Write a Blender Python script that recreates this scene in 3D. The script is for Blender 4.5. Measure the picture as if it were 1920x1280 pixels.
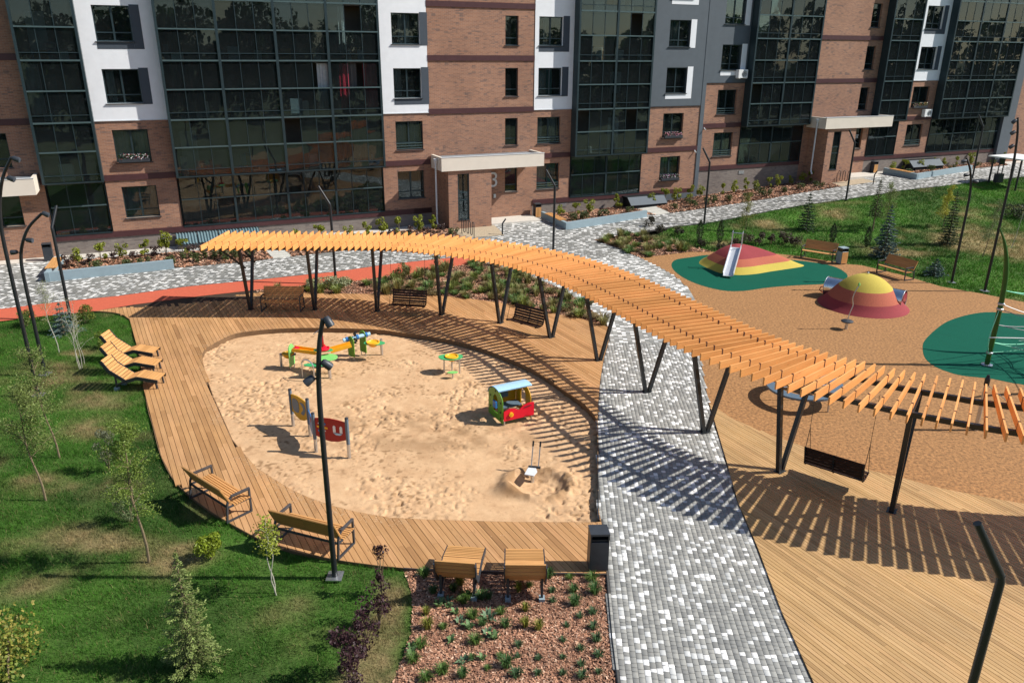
import bpy, bmesh, math, random
import numpy as np
from mathutils import Vector, Matrix
from mathutils.geometry import tessellate_polygon

# ------------------------------------------------------------------ camera, sky, sun, exposure
scene = bpy.context.scene
COL = scene.collection
for o in list(bpy.data.objects): bpy.data.objects.remove(o)
random.seed(7); RNG = np.random.default_rng(11)
RAD = math.radians

CAM_H = 10.9
FPX, PITCH, ROLL = 1455.5, RAD(20.529), RAD(-0.393)
def cam_rotation():
    c, s = math.cos(PITCH), math.sin(PITCH)
    M = np.array([[1, 0, 0], [0, -s, c], [0, -c, -s]])
    cr, sr = math.cos(ROLL), math.sin(ROLL)
    return M @ np.array([[cr, -sr, 0], [sr, cr, 0], [0, 0, 1]])
CR = cam_rotation()
cam_data = bpy.data.cameras.new('camera')
cam_data.sensor_width = 36.0
cam_data.lens = 36.0 * FPX / 1920.0
cam_data.clip_start = 0.1
cam_data.clip_end = 2000
cam = bpy.data.objects.new('camera', cam_data); COL.objects.link(cam)
m = Matrix.Identity(4)
for i in range(3):
    m[i][0] = CR[i, 0]; m[i][1] = -CR[i, 1]; m[i][2] = -CR[i, 2]
m[2][3] = CAM_H
cam.matrix_world = m
scene.camera = cam

SUN_AZ, SUN_EL = RAD(90.0), RAD(42.0)          # azimuth from +Y towards +X
sun_vec = Vector((math.sin(SUN_AZ) * math.cos(SUN_EL), math.cos(SUN_AZ) * math.cos(SUN_EL), math.sin(SUN_EL)))
world = bpy.data.worlds.new('World'); scene.world = world; world.use_nodes = True
wn, wl = world.node_tree.nodes, world.node_tree.links
wn.clear()
sky = wn.new('ShaderNodeTexSky'); sky.sky_type = 'NISHITA'; sky.sun_disc = False
sky.sun_elevation = SUN_EL; sky.sun_rotation = SUN_AZ
sky.air_density = 1.0; sky.dust_density = 0.6; sky.ozone_density = 1.0
bg = wn.new('ShaderNodeBackground'); bg.inputs[1].default_value = 0.088
wo = wn.new('ShaderNodeOutputWorld')
wl.new(sky.outputs[0], bg.inputs[0]); wl.new(bg.outputs[0], wo.inputs[0])
sd = bpy.data.lights.new('sun', 'SUN'); sd.energy = 4.8; sd.angle = RAD(0.53); sd.color = (1.0, 0.955, 0.88)
sun = bpy.data.objects.new('sun', sd); COL.objects.link(sun)
sun.rotation_euler = (-sun_vec).to_track_quat('-Z', 'Y').to_euler()
sun.location = (30, 0, 40)
vs = scene.view_settings
vs.view_transform = 'Standard'; vs.look = 'None'; vs.gamma = 1.0; vs.use_curve_mapping = False
vs.exposure = 0.45
scene.render.engine = 'CYCLES'
scene.cycles.max_bounces = 6; scene.cycles.transparent_max_bounces = 10
scene.cycles.caustics_reflective = False; scene.cycles.caustics_refractive = False

# ------------------------------------------------------------------ survey: terrain and photograph rays
FAC0 = np.array([-5.287, 48.814])                      # facade datum on the ground
FAC_A = RAD(24.37)
FD = np.array([math.cos(FAC_A), math.sin(FAC_A)])      # along the facade
FN = np.array([math.sin(FAC_A), -math.cos(FAC_A)])     # outwards
def sstep(a, b, x):
    t = np.clip((np.asarray(x, float) - a) / (b - a), 0, 1); return t * t * (3 - 2 * t)
def un(x, y):
    rx, ry = np.asarray(x) - FAC0[0], np.asarray(y) - FAC0[1]
    return rx * FD[0] + ry * FD[1], rx * FN[0] + ry * FN[1]
def T(x, y):
    u, n = un(x, y)
    return (0.5 + 1.3 * sstep(8, 42, u)) * (1 - sstep(2.0, 11 + 10 * sstep(10, 35, u), n))
def P(px, py, dz=0.0, z=None):
    """ground point seen at a photograph pixel (dz above the terrain, or on the level z)"""
    v = CR @ np.array([(px - 960) / FPX, (py - 640) / FPX, 1.0])
    zz = dz if z is None else z
    for _ in range(1 if z is not None else 25):
        t = (zz - CAM_H) / v[2]; q = v * t
        if z is None: zz = float(T(q[0], q[1])) + dz
    t = (zz - CAM_H) / v[2]; q = v * t
    return np.array([q[0], q[1], zz])
def PP(pts): return [tuple(P(*p)[:2]) for p in pts]
def PZ(pts, z): return [tuple(P(p[0], p[1], z=z)[:2]) for p in pts]
def fac(u, n, z=0): 
    q = FAC0 + FD * u + FN * n; return np.array([q[0], q[1], z])
def project(p):
    p = np.atleast_2d(np.asarray(p, float)); d = (p - [0, 0, CAM_H]) @ CR
    w = np.where(d[:, 2] > 0.1, d[:, 2], 0.1)
    return 960 + FPX * d[:, 0] / w, 640 + FPX * d[:, 1] / w, d[:, 2]
def hgt(base, px, py):
    """height above base of the point at pixel row py standing over base (same distance)"""
    v = CR @ np.array([(px - 960) / FPX, (py - 640) / FPX, 1.0]); return CAM_H + v[2] * base[1] / v[1] - base[2]

# ------------------------------------------------------------------ noise for geometry
def _hash(ix, iy, seed):
    h = (ix.astype(np.int64) * 374761393 + iy.astype(np.int64) * 668265263 + seed * 1274126177) & 0x7fffffff
    h = ((h ^ (h >> 13)) * 1274126177) & 0x7fffffff
    return ((h ^ (h >> 16)) & 0xffff) / 65535.0
def vnoise(x, y, s, seed=0):
    x = np.asarray(x, float) / s + 1000; y = np.asarray(y, float) / s + 1000
    ix, iy = np.floor(x), np.floor(y); fx, fy = x - ix, y - iy
    fx = fx * fx * (3 - 2 * fx); fy = fy * fy * (3 - 2 * fy)
    a = _hash(ix, iy, seed); b = _hash(ix + 1, iy, seed); c = _hash(ix, iy + 1, seed); d = _hash(ix + 1, iy + 1, seed)
    return (a * (1 - fx) + b * fx) * (1 - fy) + (c * (1 - fx) + d * fx) * fy
def fbm(x, y, s, seed=0, o=4):
    r = 0; a = 1; t = 0
    for i in range(o):
        r = r + a * vnoise(x, y, s / 2 ** i, seed + i * 17); t += a; a *= 0.5
    return r / t

# ------------------------------------------------------------------ object helpers
def obj(name, mesh, parent=None, mat=None):
    o = bpy.data.objects.new(name, mesh); COL.objects.link(o)
    if parent is not None: o.parent = parent
    if mat is not None and mesh is not None and not mesh.materials: mesh.materials.append(mat)
    return o
def tag(o, label, cat, group=None, kind=None):
    o['label'] = label; o['category'] = cat
    if group: o['group'] = group
    if kind: o['kind'] = kind
    return o
def thing(name, loc=(0, 0, 0), rz=0.0, label=None, cat=None, group=None):
    o = bpy.data.objects.new(name, None); COL.objects.link(o)
    o.empty_display_size = 0.2
    o.location = tuple(float(c) for c in loc); o.rotation_euler = (0, 0, rz)
    if label: tag(o, label, cat, group)
    return o
def structure(o): o['kind'] = 'structure'; return o
def copy_tree(o, parent=None):
    c = o.copy(); COL.objects.link(c); c.parent = parent
    for ch in list(o.children): copy_tree(ch, c)
    return c
def mesh_np(name, V, F, mat=None, attrs=None, smooth=False):
    """mesh from numpy arrays: V (n,3), F (m,k) all faces of one size; attrs {name: (n,) or (n,3)}"""
    V = np.asarray(V, np.float32); F = np.asarray(F, np.int32); k = F.shape[1]
    me = bpy.data.meshes.new(name)
    me.vertices.add(len(V)); me.vertices.foreach_set('co', V.ravel())
    me.loops.add(F.size); me.loops.foreach_set('vertex_index', F.ravel())
    me.polygons.add(len(F))
    me.polygons.foreach_set('loop_start', np.arange(0, F.size, k, dtype=np.int32))
    me.polygons.foreach_set('loop_total', np.full(len(F), k, np.int32))
    if smooth: me.polygons.foreach_set('use_smooth', np.ones(len(F), bool))
    me.update(calc_edges=True)
    for an, av in (attrs or {}).items():
        av = np.asarray(av, np.float32)
        if av.ndim == 1:
            a = me.attributes.new(an, 'FLOAT', 'POINT'); a.data.foreach_set('value', av)
        else:
            a = me.attributes.new(an, 'FLOAT_COLOR', 'POINT')
            a.data.foreach_set('color', np.c_[av, np.ones(len(av))].astype(np.float32).ravel())
    if mat: me.materials.append(mat)
    return me
def vec(p): return Vector((float(p[0]), float(p[1]), float(p[2])))

class MB:
    """collects shapes; build() links them as one mesh object"""
    def __init__(s): s.v = []; s.f = []; s.m = []; s.mi = 0
    def add(s, vs, fs):
        b = len(s.v); s.v += [tuple(float(c) for c in p) for p in vs]
        for f in fs: s.f.append(tuple(b + i for i in f)); s.m.append(s.mi)
        return s
    def box(s, c, d, rz=0.0, M=None):
        x, y, z = d[0] / 2, d[1] / 2, d[2] / 2
        vs = [Vector(p) for p in ((-x, -y, -z), (x, -y, -z), (x, y, -z), (-x, y, -z), (-x, -y, z), (x, -y, z), (x, y, z), (-x, y, z))]
        R = M if M is not None else Matrix.Rotation(rz, 3, 'Z')
        vs = [R @ p + vec(c) for p in vs]
        return s.add(vs, [(0, 3, 2, 1), (4, 5, 6, 7), (0, 1, 5, 4), (1, 2, 6, 5), (2, 3, 7, 6), (3, 0, 4, 7)])
    def span(s, x0, x1, y0, y1, z0, z1):
        return s.box(((x0 + x1) / 2, (y0 + y1) / 2, (z0 + z1) / 2), (abs(x1 - x0), abs(y1 - y0), abs(z1 - z0)))
    def bar(s, p, q, w, h, up=(0, 0, 1)):
        p, q = vec(p), vec(q); d = q - p; L = d.length
        if L < 1e-6: return s
        x = d / L; u = Vector(up)
        if abs(x.dot(u)) > 0.999: u = Vector((0, 1, 0))
        y = u.cross(x).normalized(); z = x.cross(y)
        M = Matrix((x, y, z)).transposed()
        return s.box((p + q) / 2, (L, w, h), M=M)
    def tube(s, pts, r, n=8, caps=True):
        pts = [vec(p) for p in pts]; rs = r if isinstance(r, (list, tuple)) else [r] * len(pts)
        b = len(s.v); fs = []; vs = []; ref = None
        for i, p in enumerate(pts):
            d = (pts[min(i + 1, len(pts) - 1)] - pts[max(i - 1, 0)]).normalized()
            if ref is None: ref = Vector((0, 0, 1)) if abs(d.z) < 0.9 else Vector((1, 0, 0))
            a = (ref - d * ref.dot(d)).normalized(); c = d.cross(a); ref = a
            for k in range(n):
                t = 2 * math.pi * k / n; vs.append(p + (a * math.cos(t) + c * math.sin(t)) * rs[i])
        for i in range(len(pts) - 1):
            for k in range(n):
                j = (k + 1) % n; fs.append((i * n + k, i * n + j, (i + 1) * n + j, (i + 1) * n + k))
        if caps:
            fs.append(tuple(range(n - 1, -1, -1))); fs.append(tuple((len(pts) - 1) * n + k for k in range(n)))
        return s.add(vs, fs)
    def lathe(s, prof, n=16, c=(0, 0, 0), sy=1.0):
        vs = []; fs = []
        for r, z in prof:
            for k in range(n):
                t = 2 * math.pi * k / n; vs.append((c[0] + r * math.cos(t), c[1] + r * sy * math.sin(t), c[2] + z))
        for i in range(len(prof) - 1):
            for k in range(n):
                j = (k + 1) % n; fs.append((i * n + k, i * n + j, (i + 1) * n + j, (i + 1) * n + k))
        fs.append(tuple(range(n - 1, -1, -1))); fs.append(tuple((len(prof) - 1) * n + k for k in range(n)))
        return s.add(vs, fs)
    def prism(s, pts, t, origin=(0, 0, 0), ax=(1, 0, 0), ay=(0, 0, 1)):
        """flat outline pts (2D in ax, ay) with thickness t along ax x ay"""
        ax, ay = Vector(ax), Vector(ay); az = ax.cross(ay); o = vec(origin); n = len(pts)
        vs = [o + ax * p[0] + ay * p[1] - az * t / 2 for p in pts] + [o + ax * p[0] + ay * p[1] + az * t / 2 for p in pts]
        fs = [tuple(range(n - 1, -1, -1)), tuple(range(n, 2 * n))]
        for i in range(n): j = (i + 1) % n; fs.append((i, j, n + j, n + i))
        return s.add(vs, fs)
    def quad(s, a, b, c, d): return s.add([a, b, c, d], [(0, 1, 2, 3)])
    def mesh(s, name, mat, smooth=False):
        me = bpy.data.meshes.new(name); me.from_pydata(s.v, [], s.f)
        mats = mat if isinstance(mat, (list, tuple)) else [mat]
        for q in mats: me.materials.append(q)
        if len(mats) > 1: me.polygons.foreach_set('material_index', s.m)
        if smooth:
            me.polygons.foreach_set('use_smooth', [True] * len(s.f))
            try: me.set_sharp_from_angle(angle=RAD(38))
            except Exception: pass
        me.update(); return me
    def build(s, name, mat, parent=None, smooth=False):
        return obj(name, s.mesh(name, mat, smooth), parent)

def smooth_path(pts, k=6, closed=False):
    """Catmull-Rom through 2D/3D points"""
    p = np.asarray(pts, float); n = len(p); out = []
    rng = range(n) if closed else range(n - 1)
    for i in rng:
        a = p[(i - 1) % n] if (closed or i > 0) else 2 * p[0] - p[1]
        b = p[i]; c = p[(i + 1) % n]
        d = p[(i + 2) % n] if (closed or i + 2 < n) else 2 * p[-1] - p[-2]
        for t in np.arange(k) / k:
            out.append(0.5 * (2 * b + (c - a) * t + (2 * a - 5 * b + 4 * c - d) * t * t + (3 * b - a - 3 * c + d) * t ** 3))
    if not closed: out.append(p[-1])
    return np.array(out)
def inside(x, y, poly):
    x = np.asarray(x); y = np.asarray(y); r = np.zeros(x.shape, bool); n = len(poly); j = n - 1
    for i in range(n):
        xi, yi = poly[i]; xj, yj = poly[j]
        if yi != yj:
            c = ((yi > y) != (yj > y)) & (x < (xj - xi) * (y - yi) / (yj - yi) + xi); r ^= c
        j = i
    return r
def intervals(polys, v, a, b):
    """sorted even-odd crossings of the line {p: p.b = v} with polygons; a = direction, returns positions along a"""
    xs = []
    for poly in polys:
        q = np.asarray(poly); al = q @ a; be = q @ b
        al2, be2 = np.roll(al, -1), np.roll(be, -1)
        m = (be > v) != (be2 > v)
        xs += list(al[m] + (v - be[m]) / (be2[m] - be[m]) * (al2[m] - al[m]))
    return sorted(xs)
def sheet(name, poly, mat, dz, cell=0.0, holes=(), parent=None, col=None):
    rings = [[Vector((p[0], p[1], 0)) for p in poly]] + [[Vector((p[0], p[1], 0)) for p in h] for h in holes]
    tris = tessellate_polygon(rings)
    vs = [v for r in rings for v in r]
    bm = bmesh.new(); bv = [bm.verts.new(v) for v in vs]
    for t in tris:
        try: bm.faces.new([bv[i] for i in t])
        except ValueError: pass
    if cell > 0:
        xs = [v.x for v in vs]; ys = [v.y for v in vs]
        for ax, lo, hi in ((0, min(xs), max(xs)), (1, min(ys), max(ys))):
            q = math.ceil(lo / cell) * cell
            while q < hi:
                co = Vector((q, 0, 0)) if ax == 0 else Vector((0, q, 0)); no = Vector((1, 0, 0)) if ax == 0 else Vector((0, 1, 0))
                bmesh.ops.bisect_plane(bm, geom=bm.verts[:] + bm.edges[:] + bm.faces[:], plane_co=co, plane_no=no)
                q += cell
    for v in bm.verts: v.co.z = float(T(v.co.x, v.co.y)) + dz
    bmesh.ops.recalc_face_normals(bm, faces=bm.faces[:])
    for f in bm.faces:
        if f.normal.z < 0: f.normal_flip()
    me = bpy.data.meshes.new(name); bm.to_mesh(me); bm.free()
    if col is not None:
        c = np.empty(len(me.vertices) * 3, np.float32); me.vertices.foreach_get('co', c); c = c.reshape(-1, 3)
        cc = col(c[:, 0], c[:, 1]); a = me.attributes.new('Col', 'FLOAT_COLOR', 'POINT')
        a.data.foreach_set('color', np.c_[cc, np.ones(len(cc))].astype(np.float32).ravel())
    return obj(name, me, parent, mat)
def skirt(name, path, z0, z1, mat, parent=None, th=0.03, closed=False, terrain=True):
    """upright edging along a ground path"""
    mb = MB(); p = [np.asarray(q[:2], float) for q in path]; n = len(p)
    for i in range(n if closed else n - 1):
        a, b = p[i], p[(i + 1) % n]
        za, zb = (float(T(*a)), float(T(*b))) if terrain else (0, 0)
        d = b - a; L = np.hypot(*d)
        if L < 1e-4: continue
        k = np.array([-d[1], d[0]]) / L * th / 2
        mb.add([(*(a - k), za + z0), (*(b - k), zb + z0), (*(b + k), zb + z0), (*(a + k), za + z0),
                (*(a - k), za + z1), (*(b - k), zb + z1), (*(b + k), zb + z1), (*(a + k), za + z1)],
               [(0, 3, 2, 1), (4, 5, 6, 7), (0, 1, 5, 4), (2, 3, 7, 6), (1, 2, 6, 5), (3, 0, 4, 7)])
    return mb.build(name, mat, parent)

# ------------------------------------------------------------------ materials
def new_mat(name):
    mt = bpy.data.materials.new(name); mt.use_nodes = True
    nt = mt.node_tree; return mt, nt.nodes, nt.links, nt.nodes['Principled BSDF']
def coords(N, L, kind='Object', scale=(1, 1, 1), rot=(0, 0, 0)):
    tc = N.new('ShaderNodeTexCoord'); mp = N.new('ShaderNodeMapping')
    mp.inputs['Scale'].default_value = scale; mp.inputs['Rotation'].default_value = rot
    L.new(tc.outputs[kind], mp.inputs[0]); return mp.outputs[0]
def noise(N, L, vecout, scale, detail=4, rough=0.55):
    n = N.new('ShaderNodeTexNoise'); n.inputs['Scale'].default_value = scale
    n.inputs['Detail'].default_value = detail; n.inputs['Roughness'].default_value = rough
    L.new(vecout, n.inputs['Vector']); return n.outputs['Fac']
def ramp(N, L, fac, stops):
    r = N.new('ShaderNodeValToRGB'); e = r.color_ramp.elements
    while len(e) < len(stops): e.new(0.5)
    for q, (p, c) in zip(e, stops): q.position = p; q.color = (*c, 1) if len(c) == 3 else c
    L.new(fac, r.inputs[0]); return r.outputs[0]
def mixc(N, L, fac, a, b, mode='MIX'):
    x = N.new('ShaderNodeMix'); x.data_type = 'RGBA'; x.blend_type = mode
    for sk, val in ((x.inputs[0], fac), (x.inputs[6], a), (x.inputs[7], b)):
        if isinstance(val, (int, float)): sk.default_value = val
        elif isinstance(val, (tuple, list)): sk.default_value = (*val, 1)
        else: L.new(val, sk)
    return x.outputs[2]
def bump(N, L, B, h, strength, dist=0.01):
    b = N.new('ShaderNodeBump'); b.inputs['Strength'].default_value = strength; b.inputs['Distance'].default_value = dist
    L.new(h, b.inputs['Height']); L.new(b.outputs[0], B.inputs['Normal'])
def sc(c, k): return tuple(min(1, x * k) for x in c)

def plain(name, c, rough=0.55, metal=0.0, var=0.12, scale=6.0, bmp=0.0, bscale=60, spec=0.4, grime=0.0):
    mt, N, L, B = new_mat(name)
    v = coords(N, L); f = noise(N, L, v, scale, 5)
    col = ramp(N, L, f, [(0.3, sc(c, 1 - var)), (0.7, sc(c, 1 + var))])
    if grime:
        g = noise(N, L, v, 1.3, 6, 0.7); gm = ramp(N, L, g, [(0.5, (0, 0, 0)), (0.75, (1, 1, 1))])
        mm = N.new('ShaderNodeMath'); mm.operation = 'MULTIPLY'; mm.inputs[1].default_value = grime; L.new(gm, mm.inputs[0])
        col = mixc(N, L, mm.outputs[0], col, sc(c, 0.55))
    L.new(col, B.inputs['Base Color'])
    rr = N.new('ShaderNodeMapRange'); rr.inputs[3].default_value = max(0.05, rough - 0.08); rr.inputs[4].default_value = min(1, rough + 0.08)
    L.new(f, rr.inputs[0]); L.new(rr.outputs[0], B.inputs['Roughness'])
    B.inputs['Metallic'].default_value = metal; B.inputs['Specular IOR Level'].default_value = spec
    if bmp: bump(N, L, B, noise(N, L, v, bscale, 3), bmp)
    return mt

def wood(name, dark, light, grain=(1.2, 22, 22), rough=0.6, use_attr=False, knots=True, spread=0.35):
    """timber: grain along local X, tone varied per piece"""
    mt, N, L, B = new_mat(name)
    if use_attr:
        at = N.new('ShaderNodeAttribute'); at.attribute_name = 'rnd'; rnd = at.outputs['Fac']
    else:
        oi = N.new('ShaderNodeObjectInfo'); rnd = oi.outputs['Random']
    tc = N.new('ShaderNodeTexCoord'); mp = N.new('ShaderNodeMapping'); mp.inputs['Scale'].default_value = grain
    ad = N.new('ShaderNodeVectorMath'); ad.operation = 'ADD'
    ml = N.new('ShaderNodeMath'); ml.operation = 'MULTIPLY'; ml.inputs[1].default_value = 37.0
    L.new(rnd, ml.inputs[0]); L.new(tc.outputs['Object'], ad.inputs[0]); L.new(ml.outputs[0], ad.inputs[1])
    L.new(ad.outputs[0], mp.inputs[0])
    g = noise(N, L, mp.outputs[0], 1.0, 6, 0.6)
    col = ramp(N, L, g, [(0.25, dark), (0.5, tuple((a + b) / 2 for a, b in zip(dark, light))), (0.75, light)])
    tone = ramp(N, L, rnd, [(0.0, (1 - spread, 1 - spread * 1.15, 1 - spread * 1.3)), (0.25, (0.98, 0.95, 0.9)), (0.6, (1.0, 1.0, 1.0)), (0.85, (1.06, 1.02, 1.02)), (1.0, (1 + spread * .5, 1 + spread * .5, 1 + spread * .6))])
    col = mixc(N, L, 1.0, col, tone, 'MULTIPLY')
    if knots:
        vo = N.new('ShaderNodeTexVoronoi'); vo.inputs['Scale'].default_value = 1.0
        mp2 = N.new('ShaderNodeMapping'); mp2.inputs['Scale'].default_value = (1.6, 6, 6); L.new(ad.outputs[0], mp2.inputs[0])
        L.new(mp2.outputs[0], vo.inputs['Vector'])
        km = ramp(N, L, vo.outputs['Distance'], [(0.05, (1, 1, 1)), (0.13, (0, 0, 0))])
        mm = N.new('ShaderNodeMath'); mm.operation = 'MULTIPLY'; mm.inputs[1].default_value = 0.45; L.new(km, mm.inputs[0])
        col = mixc(N, L, mm.outputs[0], col, sc(dark, 0.5))
    w = noise(N, L, coords(N, L, 'Object'), 0.55, 4); wr = ramp(N, L, w, [(0.3, (0.86, 0.86, 0.88)), (0.7, (1.06, 1.05, 1.02))])
    col = mixc(N, L, 1.0, col, wr, 'MULTIPLY')
    L.new(col, B.inputs['Base Color']); B.inputs['Roughness'].default_value = rough
    B.inputs['Specular IOR Level'].default_value = 0.3
    bump(N, L, B, g, 0.15, 0.003)
    return mt

def brick(name, c1, c2, mortar, grey=0.0):
    mt, N, L, B = new_mat(name)
    tc = N.new('ShaderNodeTexCoord'); sp = N.new('ShaderNodeSeparateXYZ'); L.new(tc.outputs['Object'], sp.inputs[0])
    ad = N.new('ShaderNodeMath'); ad.operation = 'ADD'; L.new(sp.outputs[0], ad.inputs[0]); L.new(sp.outputs[1], ad.inputs[1])
    cb = N.new('ShaderNodeCombineXYZ'); L.new(ad.outputs[0], cb.inputs[0]); L.new(sp.outputs[2], cb.inputs[1])
    b = N.new('ShaderNodeTexBrick'); L.new(cb.outputs[0], b.inputs['Vector'])
    b.inputs['Scale'].default_value = 1.0; b.inputs['Brick Width'].default_value = 0.25; b.inputs['Row Height'].default_value = 0.075
    b.inputs['Mortar Size'].default_value = 0.006; b.inputs['Mortar Smooth'].default_value = 0.2; b.inputs['Bias'].default_value = -0.1
    b.inputs['Color1'].default_value = (*c1, 1); b.inputs['Color2'].default_value = (*c2, 1); b.inputs['Mortar'].default_value = (*mortar, 1)
    # single over-fired bricks: a coarse cell pattern on the brick grid
    mp = N.new('ShaderNodeMapping'); mp.inputs['Scale'].default_value = (4.0, 13.333, 1); L.new(cb.outputs[0], mp.inputs[0])
    wn_ = N.new('ShaderNodeTexWhiteNoise'); sn = N.new('ShaderNodeVectorMath'); sn.operation = 'FLOOR'; L.new(mp.outputs[0], sn.inputs[0]); L.new(sn.outputs[0], wn_.inputs['Vector'])
    big = noise(N, L, cb.outputs[0], 1.1, 5, 0.65)
    mu = N.new('ShaderNodeMath'); mu.operation = 'MULTIPLY'; L.new(wn_.outputs['Value'], mu.inputs[0]); L.new(big, mu.inputs[1])
    dk = ramp(N, L, mu.outputs[0], [(0.42, (0, 0, 0)), (0.52, (1, 1, 1))])
    m2 = N.new('ShaderNodeMath'); m2.operation = 'MULTIPLY'; m2.inputs[1].default_value = 0.55; L.new(dk, m2.inputs[0])
    col = mixc(N, L, m2.outputs[0], b.outputs['Color'], (0.10, 0.085, 0.085))
    bl = noise(N, L, cb.outputs[0], 0.35, 4, 0.6); tn = ramp(N, L, bl, [(0.3, (0.82, 0.80, 0.80)), (0.7, (1.1, 1.1, 1.1))])
    col = mixc(N, L, 1.0, col, tn, 'MULTIPLY')
    L.new(col, B.inputs['Base Color']); B.inputs['Roughness'].default_value = 0.8; B.inputs['Specular IOR Level'].default_value = 0.25
    bump(N, L, B, b.outputs['Fac'], -0.5, 0.01)
    return mt

def attr_mat(name, rough=0.7, trans=0.0, bscale=0, bmp=0.3, nvar=0.15, nscale=20, spec=0.3, sheen=0):
    """colour from the mesh's Col attribute, broken up with noise"""
    mt, N, L, B = new_mat(name)
    at = N.new('ShaderNodeAttribute'); at.attribute_name = 'Col'
    v = coords(N, L); f = noise(N, L, v, nscale, 5, 0.65)
    t = ramp(N, L, f, [(0.25, (1 - nvar,) * 3), (0.75, (1 + nvar,) * 3)])
    col = mixc(N, L, 1.0, at.outputs['Color'], t, 'MULTIPLY')
    L.new(col, B.inputs['Base Color']); B.inputs['Roughness'].default_value = rough; B.inputs['Specular IOR Level'].default_value = spec
    if bscale: bump(N, L, B, noise(N, L, v, bscale, 4, 0.7), bmp, 0.01)
    if trans:
        tr = N.new('ShaderNodeBsdfTranslucent'); L.new(col, tr.inputs[0])
        mx = N.new('ShaderNodeMixShader'); mx.inputs[0].default_value = trans
        out = N['Material Output']; L.new(B.outputs[0], mx.inputs[1]); L.new(tr.outputs[0], mx.inputs[2]); L.new(mx.outputs[0], out.inputs[0])
    return mt

def glass(name, tint, refl, rough=0.01, dust=0.1):
    mt, N, L, B = new_mat(name); N.remove(B)
    tr = N.new('ShaderNodeBsdfTransparent'); tr.inputs[0].default_value = (*tint, 1)
    gl = N.new('ShaderNodeBsdfGlossy'); gl.inputs['Roughness'].default_value = rough; gl.inputs[0].default_value = (0.82, 0.93, 0.97, 1)
    fr = N.new('ShaderNodeFresnel'); fr.inputs[0].default_value = 1.52
    wv = noise(N, L, coords(N, L), 0.7, 2); bp = N.new('ShaderNodeBump'); bp.inputs['Strength'].default_value = 0.02; bp.inputs['Distance'].default_value = 0.2
    L.new(wv, bp.inputs['Height']); L.new(bp.outputs[0], gl.inputs['Normal'])
    ad = N.new('ShaderNodeMath'); ad.operation = 'ADD'; ad.inputs[1].default_value = refl; ad.use_clamp = True
    L.new(fr.outputs[0], ad.inputs[0])
    mx = N.new('ShaderNodeMixShader'); L.new(ad.outputs[0], mx.inputs[0]); L.new(tr.outputs[0], mx.inputs[1]); L.new(gl.outputs[0], mx.inputs[2])
    df = N.new('ShaderNodeBsdfDiffuse'); dn = noise(N, L, coords(N, L, 'Object', (1, 1, 0.5)), 1.7, 5, 0.7)
    L.new(ramp(N, L, dn, [(0.3, (0.05, 0.07, 0.08)), (0.7, (0.15, 0.18, 0.19))]), df.inputs[0])
    m2 = N.new('ShaderNodeMixShader'); m2.inputs[0].default_value = dust; L.new(mx.outputs[0], m2.inputs[1]); L.new(df.outputs[0], m2.inputs[2])
    L.new(m2.outputs[0], N['Material Output'].inputs[0])
    return mt

M = {}
M['brick'] = brick('red_brick', (0.38, 0.192, 0.118), (0.265, 0.136, 0.092), (0.36, 0.285, 0.225))
M['plinth'] = brick('plinth_brick', (0.24, 0.205, 0.18), (0.18, 0.15, 0.135), (0.22, 0.20, 0.18))
M['white'] = plain('white_render', (0.80, 0.82, 0.85), 0.75, var=0.03, scale=2.5, bmp=0.1, bscale=120, grime=0.07)
M['grey'] = plain('grey_render', (0.095, 0.115, 0.135), 0.75, var=0.07, scale=2, bmp=0.15, bscale=120)
M['accent'] = plain('dark_accent_render', (0.055, 0.07, 0.09), 0.7, var=0.06)
M['band'] = plain('brown_band_metal', (0.075, 0.03, 0.032), 0.45, var=0.1)
M['cream'] = plain('cream_canopy_panel', (0.74, 0.66, 0.56), 0.5, var=0.03, scale=2, grime=0.05)
M['roofing'] = plain('grey_roofing', (0.20, 0.22, 0.24), 0.85, var=0.15, bmp=0.3)
M['alu'] = plain('dark_teal_aluminium', (0.028, 0.048, 0.055), 0.38, metal=0.3, var=0.12)
M['alu_light'] = plain('teal_sill_aluminium', (0.085, 0.13, 0.135), 0.35, metal=0.3, var=0.12)
M['black'] = plain('black_powder_coat', (0.012, 0.015, 0.018), 0.42, var=0.15, spec=0.5)
M['graphite'] = plain('graphite_powder_coat', (0.035, 0.04, 0.048), 0.45, var=0.15, spec=0.5)
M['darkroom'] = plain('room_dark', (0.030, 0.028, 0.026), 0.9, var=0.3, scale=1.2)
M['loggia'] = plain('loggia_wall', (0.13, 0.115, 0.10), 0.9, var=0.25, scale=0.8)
M['slab'] = plain('floor_slab_dark', (0.09, 0.09, 0.09), 0.9)
M['curtain_red'] = plain('red_curtain', (0.62, 0.02, 0.06), 0.8, var=0.15)
M['curtain_grey'] = plain('grey_curtain', (0.42, 0.45, 0.46), 0.85, var=0.1)
M['curtain_teal'] = plain('teal_curtain', (0.16, 0.33, 0.32), 0.85, var=0.12)
M['glass'] = glass('balcony_glass', (0.52, 0.60, 0.60), 0.02, 0.01, 0.075)
M['glass_win'] = glass('window_glass', (0.66, 0.72, 0.72), 0.02, 0.01, 0.06)
M['concrete'] = plain('pale_concrete', (0.56, 0.52, 0.46), 0.85, var=0.08, bmp=0.3, grime=0.2)
M['planter'] = plain('grey_planter', (0.25, 0.33, 0.37), 0.7, var=0.05, grime=0.1)
M['slabpale'] = plain('stepping_slab', (0.50, 0.49, 0.44), 0.85, var=0.1, bmp=0.3, grime=0.2)
M['rubber'] = plain('tan_rubber_crumb', (0.315, 0.158, 0.060), 0.95, var=0.5, scale=11, bmp=1.0, bscale=22, grime=0.3)
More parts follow.
